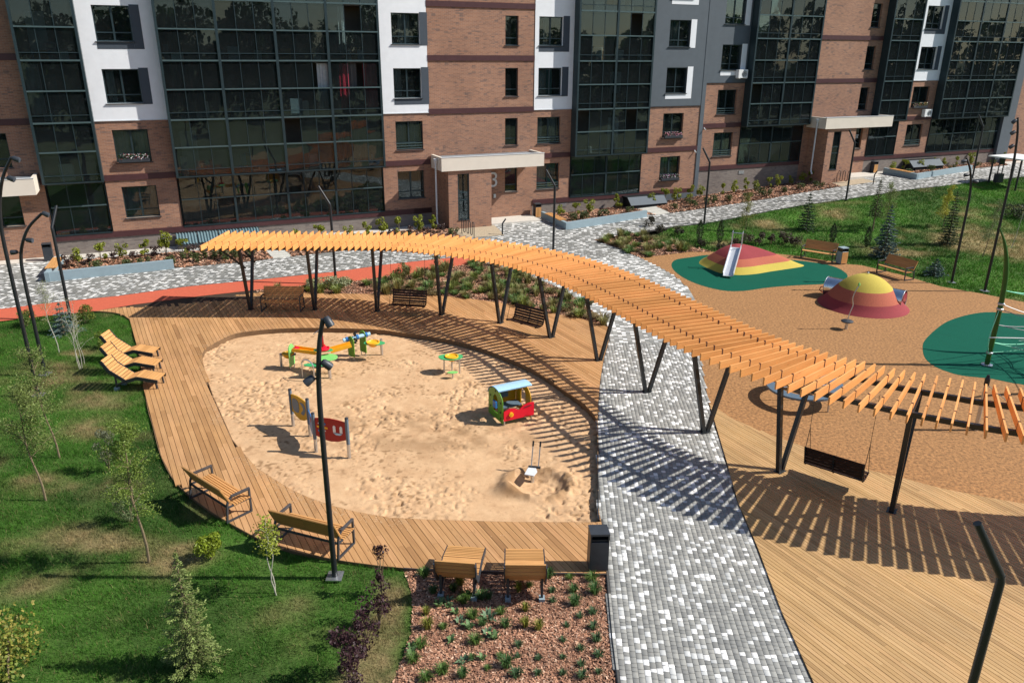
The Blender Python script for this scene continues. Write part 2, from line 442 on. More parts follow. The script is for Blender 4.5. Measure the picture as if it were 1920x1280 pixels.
M['green_rubber'] = plain('green_rubber', (0.004, 0.088, 0.055), 0.95, var=0.2, scale=22, bmp=0.3, bscale=140, grime=0.3, spec=0.12)
M['red_track'] = plain('red_running_surface', (0.50, 0.105, 0.055), 0.9, var=0.09, scale=9, bmp=0.4, bscale=140, grime=0.12)
M['gravel'] = plain('gravel_grid', (0.40, 0.32, 0.22), 0.9, var=0.45, scale=45, bmp=0.8, bscale=60)
M['joint'] = plain('joint_sand', (0.075, 0.072, 0.068), 0.95, var=0.2, scale=30)
M['paver'] = attr_mat('concrete_paver', 0.8, bscale=60, bmp=0.25, nvar=0.09, nscale=18)
M['soil'] = plain('dark_soil', (0.075, 0.048, 0.03), 0.95, var=0.35, scale=14, bmp=0.8, bscale=40)
M['mulch'] = attr_mat('bark_mulch', 0.85, nvar=0.25, nscale=60)
M['lawn'] = attr_mat('lawn_soil', 0.95, nvar=0.25, nscale=14)
M['grass'] = attr_mat('grass_blade', 0.65, trans=0.22, nvar=0.12, nscale=8, spec=0.2)
M['leaf'] = attr_mat('leaf', 0.55, trans=0.28, nvar=0.12, nscale=15, spec=0.35)
M['needle'] = attr_mat('needle', 0.6, trans=0.1, nvar=0.15, nscale=15)
M['bark'] = plain('young_bark', (0.19, 0.145, 0.085), 0.9, var=0.3, scale=30)
M['bark_pale'] = plain('pale_bark', (0.42, 0.40, 0.33), 0.85, var=0.25, scale=30)
M['ground'] = plain('ground_far', (0.10, 0.115, 0.045), 0.95, var=0.35, scale=0.4)
M['deck'] = wood('larch_deck', (0.40, 0.215, 0.092), (0.545, 0.315, 0.145), use_attr=True, spread=0.30)
M['slat'] = wood('orange_larch_slat', (0.70, 0.30, 0.09), (0.86, 0.42, 0.145), grain=(0.9, 9, 9), spread=0.17)
M['bench_wood'] = wood('bench_larch', (0.47, 0.24, 0.085), (0.68, 0.37, 0.14), grain=(1.5, 26, 26), spread=0.15, knots=False)
M['oak_panel'] = wood('bench_back_panel', (0.33, 0.165, 0.05), (0.46, 0.235, 0.075), grain=(1.5, 20, 20), spread=0.1, knots=False)
M['wenge'] = wood('dark_stained_wood', (0.020, 0.009, 0.006), (0.05, 0.022, 0.014), grain=(2, 20, 20), knots=False, spread=0.15)
M['deck_pale'] = wood('pale_larch_deck', (0.40, 0.245, 0.105), (0.545, 0.36, 0.17), use_attr=True, spread=0.22)
M['undeck'] = plain('deck_underframe', (0.05, 0.03, 0.018), 0.95)
M['fascia'] = plain('deck_fascia', (0.17, 0.10, 0.05), 0.8, var=0.2)
M['steel_edge'] = plain('steel_edging', (0.13, 0.12, 0.12), 0.5, metal=0.6, var=0.2)
M['galv'] = plain('galvanised_steel', (0.55, 0.57, 0.6), 0.35, metal=0.85, var=0.12, scale=14)
M['stainless'] = plain('stainless_steel', (0.68, 0.70, 0.73), 0.22, metal=1.0, var=0.08)
M['chute'] = plain('brushed_steel_chute', (0.72, 0.74, 0.77), 0.42, metal=0.45, var=0.06)
M['matte_black'] = plain('matte_black_sheet', (0.018, 0.02, 0.022), 0.9, var=0.2, spec=0.08)
M['pale_paint'] = plain('pale_grey_paint', (0.62, 0.64, 0.66), 0.5, var=0.05)
M['g_green'] = plain('play_green', (0.10, 0.27, 0.02), 0.4, var=0.06)
M['g_light'] = plain('play_light_green', (0.22, 0.58, 0.16), 0.4, var=0.05)
M['g_mid'] = plain('play_mid_green', (0.05, 0.38, 0.14), 0.4, var=0.05)
M['g_yellow'] = plain('play_yellow', (0.86, 0.43, 0.02), 0.4, var=0.05)
M['g_ochre'] = plain('play_ochre', (0.60, 0.32, 0.015), 0.45, var=0.05)
M['g_red'] = plain('play_red', (0.66, 0.008, 0.028), 0.38, var=0.05)
M['g_dred'] = plain('play_dark_red', (0.33, 0.012, 0.015), 0.4, var=0.05)
M['g_blue'] = plain('play_light_blue', (0.38, 0.60, 0.76), 0.4, var=0.04)
M['g_dblue'] = plain('play_blue', (0.03, 0.16, 0.42), 0.4, var=0.05)
M['g_slate'] = plain('play_slate', (0.11, 0.16, 0.21), 0.4, var=0.05)
M['m_yellow'] = plain('mound_yellow', (0.47, 0.37, 0.06), 0.88, var=0.1, scale=30, bmp=0.4, bscale=120, grime=0.15)
M['m_orange'] = plain('mound_orange', (0.40, 0.105, 0.06), 0.88, var=0.16, scale=30, bmp=0.4, bscale=120, grime=0.15)
M['m_red'] = plain('mound_red', (0.26, 0.035, 0.042), 0.88, var=0.16, scale=30, bmp=0.4, bscale=120, grime=0.15)
M['pole_green'] = plain('climber_green', (0.03, 0.105, 0.015), 0.4, var=0.1)
M['rope_green'] = plain('rope_mint', (0.25, 0.75, 0.5), 0.7)
M['rope_grey'] = plain('rope_grey', (0.35, 0.36, 0.36), 0.8)
M['white_plastic'] = plain('white_plastic', (0.80, 0.81, 0.80), 0.45, var=0.03)
M['corrugated'] = plain('corrugated_sheet', (0.17, 0.26, 0.29), 0.4, metal=0.4, var=0.15)

# ------------------------------------------------------------------ outlines of the grounds (surveyed)
PATH_L = [(1175, 1380), (1158, 1280), (1148, 1200), (1142, 1135), (1137, 1077)]
PATH_L2 = [(1128, 982), (1122, 960), (1121, 880), (1120, 795), (1122, 752), (1125, 715), (1132, 672), (1141, 640), (1142, 614)]
BED_TOP = [(1120, 590), (1060, 545), (980, 512), (905, 491)]
RED_TOP = [(905, 486), (855, 482), (730, 495), (630, 509), (480, 524.5), (350, 537), (225, 554), (100, 567), (0, 579), (-150, 596)]
RED_LOW = [(905, 491), (855, 499), (792, 510), (730, 517), (680, 525), (580, 535), (475, 544), (375, 555), (250, 571), (172, 584), (87, 592), (0, 602), (-150, 622)]
LAWN_TOP = [(1920 + 260, 303), (1920, 331), (1840, 341), (1765, 349), (1690, 357), (1630, 367), (1570, 376), (1502, 385), (1440, 396), (1385, 407), (1320, 419), (1260, 425), (1185, 437), (1115, 450)]
PATH_R = [(1115, 450), (1160, 465), (1200, 483), (1235, 500), (1265, 517), (1292, 542), (1304, 570), (1311, 615), (1314, 670), (1320, 710), (1330, 758), (1347, 815), (1362, 865), (1385, 947), (1392, 960), (1420, 1027), (1440, 1080), (1465, 1147), (1500, 1225), (1525, 1280), (1570, 1380)]
DECK_OUT = [(172, 584), (207, 586), (232, 592), (247, 605), (254, 630), (256, 640), (269, 712), (277, 765), (287, 800), (300, 850), (322, 895), (350, 925), (383, 951), (411, 970), (471, 1004), (509, 1021), (556, 1036), (593, 1043), (640, 1052), (705, 1061), (757, 1066), (805, 1069), (905, 1071), (960, 1073), (1137, 1077)]
DECK_UP = [(1142, 614), (1085, 597), (1020, 586), (960, 572), (880, 561), (830, 556), (730, 553), (605, 551), (475, 546)]
SAND = [(410, 640), (440, 627), (480, 621), (530, 617), (605, 616), (705, 619), (755, 625), (805, 632), (855, 641), (905, 655), (960, 676), (1010, 699), (1060, 732), (1097, 760), (1113, 778), (1120, 795), (1121, 880), (1122, 960), (1127, 981), (960, 980), (805, 976), (730, 972), (667, 961), (630, 952), (580, 935), (547, 920), (517, 902), (480, 878), (455, 850), (435, 825), (420, 790), (400, 745), (385, 702), (378, 668), (384, 655)]
RDECK = [(1330, 758), (1375, 787), (1440, 815), (1502, 837), (1622, 881), (1700, 900), (1765, 917), (1840, 932), (1920, 946), (2100, 975)]
RUB_TOP = [(1200, 483), (1295, 472), (1335, 472), (1440, 474), (1500, 480), (1590, 495), (1615, 497), (1690, 515), (1765, 537), (1840, 550), (1920, 566), (2120, 610)]
pavement_poly = PP(PATH_L) + PP(PATH_L2) + PP(BED_TOP) + PP(RED_TOP) + [tuple(fac(-42, 0.2)[:2]), tuple(fac(75, 0.2)[:2])] + PP(LAWN_TOP) + PP(PATH_R[1:])
red_poly = PP(RED_TOP) + PP(RED_LOW[::-1])
sand_poly = [tuple(q) for q in smooth_path(PP(SAND)[:19], 4)] + PP(SAND)[19:]
deck_poly = PP(RED_LOW[RED_LOW.index((475, 544)):RED_LOW.index((172, 584)) + 1]) + [tuple(q) for q in smooth_path(PP(DECK_OUT), 3)][1:] + PP(PATH_L2) + PP(DECK_UP[1:])
rdeck_poly = PP(RDECK) + [(22, 8), (5.3, 8)] + PP(PATH_R[PATH_R.index((1570, 1380)):PATH_R.index((1330, 758)):-1])
rubber_poly = PP(RUB_TOP) + [(30, 20)] + PP(RDECK[::-1]) + PP(PATH_R[PATH_R.index((1320, 710)):PATH_R.index((1200, 483)):-1])
bed_mid = PP(RED_LOW[:RED_LOW.index((475, 544)) + 1]) + PP(DECK_UP[::-1]) + PP(BED_TOP)
GRASS_R = [(757, 1066), (770, 1100), (774, 1140), (771, 1185), (755, 1230), (735, 1280), (700, 1380)]
lawn_left = PP(DECK_OUT[:21]) + PP(GRASS_R[1:]) + [(-16, 9)] + PP([(-420, 1000), (-260, 720), (-150, 622), (0, 602), (87, 592)])
bed_front = PP(GRASS_R) + PP(PATH_L) + PP([(960, 1073), (905, 1071), (805, 1069)])
lawn_right = PP(LAWN_TOP[:-2]) + PP([(1215, 447), (1262, 458), (1310, 466), (1335, 471)]) + PP(RUB_TOP[3:]) + PP([(2300, 520)])
bed_tri = PP([(1185, 437), (1115, 450), (1160, 465), (1200, 483), (1295, 472), (1335, 472), (1310, 466), (1262, 458), (1215, 447)])

# base ground
xs = np.concatenate([[-600, -300, -150, -80], np.arange(-60, 81, 4.0), [110, 180, 320, 600]])
ys = np.concatenate([[-600, -300, -150, -80], np.arange(-40, 101, 4.0), [130, 200, 350, 700]])
gx, gy = np.meshgrid(xs, ys); V = np.c_[gx.ravel(), gy.ravel(), (T(gx, gy) - 0.42).ravel()]
nx = len(xs); ii = np.arange((len(ys) - 1) * nx).reshape(-1, nx)[:, :-1].ravel()
structure(obj('ground', mesh_np('ground', V, np.c_[ii, ii + 1, ii + 1 + nx, ii + nx], M['ground'])))

def lawn_colour(x, y, blades=False):
    big = fbm(x, y, 3.2, 3, 4); mid = fbm(x, y, 0.9, 9, 3); fine = vnoise(x, y, 0.12, 21)
    g = np.array([0.022, 0.075, 0.008]); g2 = np.array([0.052, 0.155, 0.014]); dry = np.array([0.26, 0.20, 0.095]); pale = np.array([0.085, 0.15, 0.032])
    k = np.clip((big - 0.36) * 2.8, 0, 1)[:, None]; c = g * (1 - k) + g2 * k
    k = np.clip((mid - 0.58) * 2.5, 0, 0.6)[:, None]; c = c * (1 - k) + pale * k
    d = np.zeros(len(x))
    for cx, cy, rx, ry, s in DRY:
        d = np.maximum(d, s * np.exp(-(((x - cx) / rx) ** 2 + ((y - cy) / ry) ** 2)))
    d = np.clip(d * 1.7 * (2.6 * mid - 0.45) - 0.2, 0, 1) * np.clip(0.5 + 0.8 * fine, 0, 1)
    d = np.maximum(d, np.clip((fbm(x, y, 1.6, 41, 3) - 0.68) * 4, 0, 0.5))
    c = c * (1 - d[:, None]) + dry * d[:, None]
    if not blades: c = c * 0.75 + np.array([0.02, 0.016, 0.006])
    c = c * (1 + .35 * sstep(5, 14, x))[:, None]  # sunlit look of the right-hand lawn put into its colour
    return c * (0.8 + 0.4 * fine)[:, None]
DRY = []
for px, py, rx, ry, s in [(165, 730, 1.6, 1.3, .9), (110, 720, 1.3, 1.2, .8), (180, 745, 1.2, 1, .8), (225, 750, .7, .7, .7), (90, 690, 1.0, 1.0, .7), (140, 660, .8, .4, .8), (180, 800, 1.1, .8, .8),
                          (130, 910, .8, .6, .7), (200, 905, .9, .7, .7), (120, 1000, 1.0, .6, .8), (60, 1015, .8, .5, .6), (230, 1010, 1.1, .5, .7), (320, 1045, .9, .7, .9), (285, 1050, .5, .4, .9), (200, 1070, .7, .5, .6), (90, 1090, 1, .5, .6), (70, 900, .8, .5, .6),
                          (735, 1150, .35, 1.1, 1.4), (705, 1200, .4, .8, 1.4), (690, 1270, .5, .9, 1.5), (745, 1085, .5, .15, 1.2), (760, 1185, .6, .12, 1.1),
                          (560, 1150, .8, .6, .45), (590, 1190, .9, .6, .4),
                          (1850, 455, 2.6, 3.2, 1.2), (1900, 460, 2.4, 3.5, 1.2), (1685, 470, 2.2, 1.2, 1.0), (1560, 398, 1.6, 1.6, .8), (1440, 420, 1.2, 1.2, .8), (1345, 455, .8, .6, .9), (1780, 456, .9, .6, 1.1), (1820, 400, 1.6, 1.6, .8), (1220, 440, 1.2, .8, .7), (1700, 430, 1.2, 1, .5)]:
    q = P(px, py); DRY.append((q[0], q[1], rx, ry, s))
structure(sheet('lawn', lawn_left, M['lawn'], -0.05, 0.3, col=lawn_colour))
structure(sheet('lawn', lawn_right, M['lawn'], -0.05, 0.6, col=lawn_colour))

def in_frame(V, pad=40):
    x, y, w = project(V); return (x > -pad) & (x < 1920 + pad) & (y > -pad) & (y < 1280 + pad) & (w > 0)
def scatter(poly, dens, rng=RNG):
    p = np.asarray(poly); lo, hi = p.min(0), p.max(0)
    n = int((hi[0] - lo[0]) * (hi[1] - lo[1]) * dens)
    x = rng.uniform(lo[0], hi[0], n); y = rng.uniform(lo[1], hi[1], n)
    k = inside(x, y, poly); x, y = x[k], y[k]
    k = in_frame(np.c_[x, y, T(x, y)], 240); return x[k], y[k]
def blades(name, poly, dens, h, w, label, near=True):
    x, y = scatter(poly, dens)
    if not near:
        pass
    n = len(x); z = T(x, y) - 0.055
    hh = h * RNG.uniform(0.5, 1.35, n) * (0.25 + 1.5 * fbm(x, y, 0.45, 5, 3)); a = RNG.uniform(0, 2 * np.pi, n)
    lx, ly = RNG.normal(0, 0.45, n) * hh, RNG.normal(0, 0.45, n) * hh
    dx, dy = np.cos(a) * w / 2 * RNG.uniform(0.7, 1.3, n), np.sin(a) * w / 2
    V = np.empty((n, 3, 3)); V[:, 0] = np.c_[x - dx, y - dy, z]; V[:, 1] = np.c_[x + dx, y + dy, z]; V[:, 2] = np.c_[x + lx, y + ly, z + hh]
    c = lawn_colour(x, y, True) * RNG.uniform(0.7, 1.35, (n, 1)); dr = RNG.uniform(0, 1, n) < .07; c[dr] = np.array([.22, .19, .08]) * RNG.uniform(.6, 1.2, (dr.sum(), 1))
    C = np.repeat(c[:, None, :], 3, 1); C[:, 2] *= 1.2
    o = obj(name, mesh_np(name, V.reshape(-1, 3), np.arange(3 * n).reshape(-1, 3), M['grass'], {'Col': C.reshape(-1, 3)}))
    tag(o, label, 'grass', kind='stuff'); return o
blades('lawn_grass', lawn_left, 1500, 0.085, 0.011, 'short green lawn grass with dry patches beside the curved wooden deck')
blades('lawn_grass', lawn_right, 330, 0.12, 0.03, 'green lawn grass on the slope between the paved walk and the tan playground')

# mulch beds with bark chips
def chips(name, poly, dens, size, label, dz=0.0):
    x, y = scatter(poly, dens); n = len(x)
    if n == 0: return
    L_ = size * RNG.uniform(0.5, 1.4, n); W_ = L_ * RNG.uniform(0.25, 0.5, n); a = RNG.uniform(0, np.pi, n)
    ux = np.c_[np.cos(a), np.sin(a), RNG.normal(0, 0.35, n)]; uy = np.c_[-np.sin(a), np.cos(a), RNG.normal(0, 0.35, n)]
    c0 = np.c_[x, y, T(x, y) + dz + RNG.uniform(0.0, 0.035, n)]
    V = np.stack([c0 - ux * L_[:, None] / 2 - uy * W_[:, None] / 2, c0 + ux * L_[:, None] / 2 - uy * W_[:, None] / 2,
                  c0 + ux * L_[:, None] / 2 + uy * W_[:, None] / 2, c0 - ux * L_[:, None] / 2 + uy * W_[:, None] / 2], 1)
    pal = np.array([[0.42, 0.215, 0.13], [0.31, 0.15, 0.09], [0.50, 0.29, 0.19], [0.17, 0.085, 0.055], [0.60, 0.40, 0.28]])
    c = pal[RNG.choice(5, n, p=[.34, .28, .18, .14, .06])] * RNG.uniform(0.8, 1.2, (n, 1)) * (0.75 + 0.5 * fbm(x, y, 0.7, 77, 2))[:, None]
    o = obj(name, mesh_np(name, V.reshape(-1, 3), np.arange(4 * n).reshape(-1, 4), M['mulch'], {'Col': np.repeat(c, 4, 0)}))
    tag(o, label, 'mulch', kind='stuff'); return o
structure(sheet('planting_bed', bed_front, M['soil'], -0.05, 0.8)); chips('bark_mulch', bed_front, 2300, 0.055, 'reddish bark mulch in the bed in front of the reclining chairs', -0.05)
structure(sheet('planting_bed', bed_mid, M['soil'], 0.0, 0.8)); chips('bark_mulch', bed_mid, 420, 0.09, 'bark mulch in the bed behind the hanging swings', 0.0)
structure(sheet('planting_bed', bed_tri, M['soil'], 0.0, 0.8)); chips('bark_mulch', bed_tri, 240, 0.12, 'bark mulch in the pointed bed beside the slide mound lawn', 0.0)

# pavers --------------------------------------------------------
structure(sheet('red_running_track', red_poly, M['red_track'], 0.0, 1.0))
pav = structure(sheet('pavement', pavement_poly, M['joint'], -0.0065, 1.5))
pa = RAD(-92.6); PA = np.array([math.cos(pa), math.sin(pa)]); PB = np.array([-PA[1], PA[0]])
def lay_pavers(cw, far_part):
    q = np.asarray(pavement_poly); be = q @ PB
    rec = []
    v = math.floor(be.min() / cw) * cw
    while v < be.max():
        iv = intervals([pavement_poly], v + cw / 2, PA, PB)
        for a, b in zip(iv[::2], iv[1::2]):
            n = int((b - a) / 0.12) + 4
            ln = RNG.choice([0.105, 0.158] if not far_part else [0.115, 0.175], n, p=[0.5, 0.5]) + RNG.normal(0, 0.002, n); e = a + np.cumsum(ln)
            s = np.concatenate([[a], e[:-1]]); e = np.minimum(e, b); k = (e - s) > 0.03
            rec.append(np.c_[s[k], e[k], np.full(k.sum(), v), np.full(k.sum(), v + cw)])
        v += cw
    R = np.concatenate(rec); g = 0.003
    mid = PA[None] * ((R[:, 0] + R[:, 1]) / 2)[:, None] + PB[None] * ((R[:, 2] + R[:, 3]) / 2)[:, None]
    k = in_frame(np.c_[mid, T(mid[:, 0], mid[:, 1])], 260); R, mid = R[k], mid[k]
    u, n_ = un(mid[:, 0], mid[:, 1]); k = (n_ > 0.3) & ((mid[:, 1] > 29) == far_part); R, mid, u, n_ = R[k], mid[k], u[k], n_[k]
    N_ = len(R); far = mid[:, 1] > 29
    g1, g2, g3 = np.array([0.35, 0.35, 0.325]), np.array([0.19, 0.195, 0.19]), np.array([0.285, 0.268, 0.235])
    t = RNG.uniform(0, 1, (N_, 1)); k2 = fbm(mid[:, 0], mid[:, 1], 2.5, 31, 3)[:, None]
    col = (g2 * (1 - t) + g1 * t) * (1 - 0.4 * k2) + g3 * 0.4 * k2
    pw = np.where(far, 0.25, 0.115); r = RNG.uniform(0, 1, N_)
    wh = r < pw; lg = (r >= pw) & (r < pw + 0.12)
    col[wh] = np.array([0.80, 0.79, 0.76]) * RNG.uniform(0.86, 1.05, (wh.sum(), 1)); col[lg] = np.array([0.52, 0.525, 0.51]) * RNG.uniform(0.85, 1.1, (lg.sum(), 1))
    zt = T(mid[:, 0], mid[:, 1]) + RNG.uniform(-0.0015, 0.0015, N_)
    def corner(a, b): return PA[None] * a[:, None] + PB[None] * b[:, None]
    s, e, v0, v1 = R[:, 0] + g * 1.7, R[:, 1] - g * 1.7, R[:, 2] + g * .8, R[:, 3] - g * .8
    top = [np.c_[corner(a, b), zt] for a, b in ((s, v0), (e, v0), (e, v1), (s, v1))]
    return top, col, far, mid, R, zt, (s, e, v0, v1)
_a, _b = lay_pavers(0.118, False), lay_pavers(0.175, True)
top = [np.vstack([p, q]) for p, q in zip(_a[0], _b[0])]
pcol, pfar, pmid, pzt = [np.concatenate([_a[i], _b[i]]) for i in (1, 2, 3, 5)]
px_, py_, pw_ = project(np.c_[pmid, pzt])
order = np.where((~pfar) & (px_ > 5) & (px_ < 1915) & (py_ < 1275), pw_, 1e9); own = np.argsort(order)[:290]
ownm = np.zeros(len(pmid), bool); ownm[own] = True
def paver_boxes(idx):
    tp = np.stack([t[idx] for t in top], 1); lo = tp.copy(); lo[:, :, 2] -= 0.03
    c = 0.002
    ce = tp.mean(1, keepdims=True); inn = tp + (ce - tp) / np.maximum(np.linalg.norm(ce - tp, axis=2, keepdims=True), 1e-6) * c * 1.4
    ring = tp.copy(); ring[:, :, 2] -= c
    V = np.concatenate([inn, ring, lo], 1); n = len(idx)
    f = [(0, 1, 2, 3)] + [(4 + i, 4 + (i + 1) % 4, (i + 1) % 4, i) for i in range(4)] + [(8 + i, 8 + (i + 1) % 4, 4 + (i + 1) % 4, 4 + i) for i in range(4)]
    F = (np.array(f)[None] + (np.arange(n) * 12)[:, None, None]).reshape(-1, 4)
    return V.reshape(-1, 3), F, np.repeat(pcol[idx], 12, 0)
idx = np.where((~pfar) & (~ownm))[0]; V, F, C = paver_boxes(idx)
o = obj('paving_stones', mesh_np('paving_stones', V, F, M['paver'], {'Col': C}), pav); o['kind'] = 'stuff'
idx = np.where(pfar)[0]; V = np.stack([t[idx] for t in top], 1).reshape(-1, 3)
o = obj('paving_stones', mesh_np('paving_stones', V, np.arange(len(V)).reshape(-1, 4), M['paver'], {'Col': np.repeat(pcol[idx], 4, 0)}), pav); o['kind'] = 'stuff'
for i in own:
    V, F, C = paver_boxes(np.array([i])); obj('paving_stone', mesh_np('paving_stone', V, F, M['paver'], {'Col': C}), pav)
skirt('edging', PP(PATH_L) + PP([(1128, 982)]), -0.12, 0.012, M['black'], pav, 0.02)
skirt('edging', PP(PATH_L2[:-1]), -0.25, 0.012, M['black'], pav, 0.02)
skirt('edging', PP(LAWN_TOP[:-1]), -0.1, 0.01, M['steel_edge'], pav, 0.02)
skirt('edging', PP(RED_TOP), -0.1, 0.006, M['steel_edge'], pav, 0.03)

# rubber playground ---------------------------------------------
structure(sheet('playground_surface', rubber_poly, M['rubber'], -0.004, 1.5))
G1 = [(1259, 497), (1267, 487), (1297, 482), (1330, 478), (1400, 480), (1462, 485), (1527, 492), (1565, 500), (1585, 511), (1589, 519), (1580, 526), (1550, 532), (1490, 535), (1440, 539), (1397, 545), (1360, 545), (1322, 537), (1290, 525), (1267, 510)]
G2 = [(1730, 652), (1734, 638), (1755, 617), (1780, 601), (1820, 589), (1860, 585), (1920, 590), (2010, 604), (2100, 640), (2120, 690), (2060, 735), (1920, 721), (1860, 710), (1805, 704), (1775, 696), (1750, 685), (1734, 670)]
for g in (G1, G2): structure(sheet('green_rubber_patch', [tuple(q) for q in smooth_path(PP(g), 4, True)], M['green_rubber'], 0.001, 1.5))

# decks ----------------------------------------------------------
da = RAD(-61.0); DA = np.array([math.cos(da), math.sin(da)]); DB = np.array([-DA[1], DA[0]])
DECK_Z = 0.035
def make_deck(name, poly, holes, pitch, cap, dm):
    base = structure(sheet(name, poly, M['undeck'], -0.012, 0, holes))
    polys = [poly] + list(holes); be = np.asarray(poly) @ DB; rec = []
    v = math.floor(be.min() / pitch) * pitch; g = 0.006
    while v < be.max():
        m0, m1 = intervals(polys, v + g + 1e-4, DA, DB), intervals(polys, v + pitch - g - 1e-4, DA, DB)
        if len(m0) != len(m1):
            m0 = m1 = intervals(polys, v + pitch / 2, DA, DB)
        for i in range(0, len(m0) - 1, 2):
            a0, b0, a1, b1 = m0[i], m0[i + 1], m1[i], m1[i + 1]
            cuts = []; q = min(a0, a1) + RNG.uniform(0.6, 3.6)
            while q < max(b0, b1) - 0.5: cuts.append(q); q += RNG.choice([2.0, 2.6, 3.0, 4.0])
            st = (a0, a1)
            for c in cuts + [None]:
                en = (b0, b1) if c is None else (c - 0.0015, c - 0.0015)
                if en[0] - st[0] > 0.02 or en[1] - st[1] > 0.02: rec.append((st[0], st[1], max(en[0], st[0] + .005), max(en[1], st[1] + .005), v + g, v + pitch - g))
                if c is not None: st = (c + 0.0015, c + 0.0015)
        v += pitch
    R = np.array(rec); n = len(R)
    mid = DA[None] * R[:, :4].mean(1)[:, None] + DB[None] * ((R[:, 4] + R[:, 5]) / 2)[:, None]
    x, y, w = project(np.c_[mid, np.zeros(n)])
    e0 = DA[None] * R[:, :2].mean(1)[:, None] + DB[None] * R[:, 4:5]; e1 = DA[None] * R[:, 2:4].mean(1)[:, None] + DB[None] * R[:, 4:5]
    vis = (in_frame(np.c_[mid, np.zeros(n)], 0) | in_frame(np.c_[e0, np.zeros(n)], 0) | in_frame(np.c_[e1, np.zeros(n)], 0))
    area = (R[:, 2:4].mean(1) - R[:, :2].mean(1)) / np.maximum(w, 5) ** 2 * vis
    big = set(np.argsort(-area)[:cap].tolist())
    rest = MB(); rr = []
    # planks live in a frame turned along the boards so that their grain follows them
    for i in range(n):
        a0, a1, b0, b1, v0, v1 = R[i]; z1 = DECK_Z + random.uniform(-0.002, 0.002); z0 = z1 - 0.04; r = random.random()
        vs = [(a0, v0, z0), (b0, v0, z0), (b1, v1, z0), (a1, v1, z0), (a0, v0, z1), (b0, v0, z1), (b1, v1, z1), (a1, v1, z1)]
        fs = [(4, 5, 6, 7), (0, 1, 5, 4), (1, 2, 6, 5), (2, 3, 7, 6), (3, 0, 4, 7)]
        if i in big and vis[i]:
            mb = MB().add(vs, fs); o = mb.build('plank', dm, base); o.rotation_euler = (0, 0, da)
            at = o.data.attributes.new('rnd', 'FLOAT', 'POINT'); at.data.foreach_set('value', [r] * 8)
        else:
            rest.add(vs, fs); rr += [r] * 8
    if rest.v:
        o = rest.build('planks', dm, base); o.rotation_euler = (0, 0, da); o['kind'] = 'stuff'
        at = o.data.attributes.new('rnd', 'FLOAT', 'POINT'); at.data.foreach_set('value', rr)
    return base
ldeck = make_deck('deck', deck_poly, [sand_poly], 0.15, 296, M['deck'])
rdeck = make_deck('deck', rdeck_poly, [], 0.1, 296, M['deck_pale'])
skirt('fascia', smooth_path(PP(SAND)[:17], 4), -0.32, 0.03, M['fascia'], ldeck, 0.025)
skirt('fascia', PP(SAND)[18:] + PP(SAND)[:1], -0.32, 0.03, M['fascia'], ldeck, 0.025)
skirt('fascia', smooth_path(PP(DECK_OUT), 3), -0.12, 0.03, M['fascia'], ldeck, 0.02)
skirt('steel_edging', PP([(757, 1067), (805, 1070), (905, 1072.5), (960, 1074.5), (1137, 1078.5)]), -0.1, 0.045, M['steel_edge'], ldeck, 0.02)

# sand -----------------------------------------------------------
def sand_mat():
    mt, N, L, B = new_mat('play_sand'); v = coords(N, L)
    f = noise(N, L, v, 2.2, 6, 0.65); col = ramp(N, L, f, [(0.3, (0.50, 0.305, 0.165)), (0.7, (0.64, 0.425, 0.245))])
    f2 = noise(N, L, v, 8, 7, 0.8); m2 = ramp(N, L, f2, [(0.55, (0, 0, 0)), (0.72, (1, 1, 1))])
    mm = N.new('ShaderNodeMath'); mm.operation = 'MULTIPLY'; mm.inputs[1].default_value = 0.8; L.new(m2, mm.inputs[0])
    col = mixc(N, L, mm.outputs[0], col, (0.34, 0.195, 0.10))
    at = N.new('ShaderNodeAttribute'); at.attribute_name = 'wet'
    col = mixc(N, L, at.outputs['Fac'], col, (0.25, 0.145, 0.07))
    L.new(col, B.inputs['Base Color']); B.inputs['Roughness'].default_value = 0.95; B.inputs['Specular IOR Level'].default_value = 0.15
    bump(N, L, B, noise(N, L, v, 45, 5, 0.75), 0.5, 0.02); return mt
M['sand'] = sand_mat()
SP = np.asarray(sand_poly); slo, shi = SP.min(0) - 0.2, SP.max(0) + 0.2
DIG = P(1000, 905, z=-0.1)
def sand_height(x, y):
    right = sstep(-7, 1.5, x); back = sstep(22, 30, y)
    z = -0.045 - 0.13 * np.maximum(right * 0.9, back * 0.9)
    tr = np.clip((fbm(x, y, 1.5, 50, 4) - 0.44) * 6, 0.10, 1.0)
    n1 = np.abs(fbm(x, y, 0.42, 60, 3) - 0.5) * 2; n2 = fbm(x, y, 0.17, 70, 3) - 0.5
    pits = np.clip((vnoise(x, y, 0.15, 90) - 0.70) * 7, 0, 1) + 0.7 * np.clip((vnoise(x, y, 0.09, 95) - 0.72) * 7, 0, 1)
    z = z + tr * (0.03 * (0.35 - n1) + 0.055 * n2 - 0.05 * pits) + 0.03 * (fbm(x, y, 2.0, 80, 2) - 0.5)
    dx, dy = x - DIG[0] - 0.15, y - DIG[1] - 0.05; r = np.hypot(dx / 1.0, dy / 0.8)
    z += np.where(r < 0.75, -0.15 * (1 - (r / 0.75) ** 4), 0) + 0.11 * np.exp(-((r - 0.92) / 0.17) ** 2) * (0.6 + 0.8 * vnoise(x, y, 0.16, 5))
    dx, dy = x - DIG[0] + 0.75, y - DIG[1] + 0.35; z += 0.16 * np.exp(-((dx / 0.3) ** 2 + (dy / 0.25) ** 2))
    return z
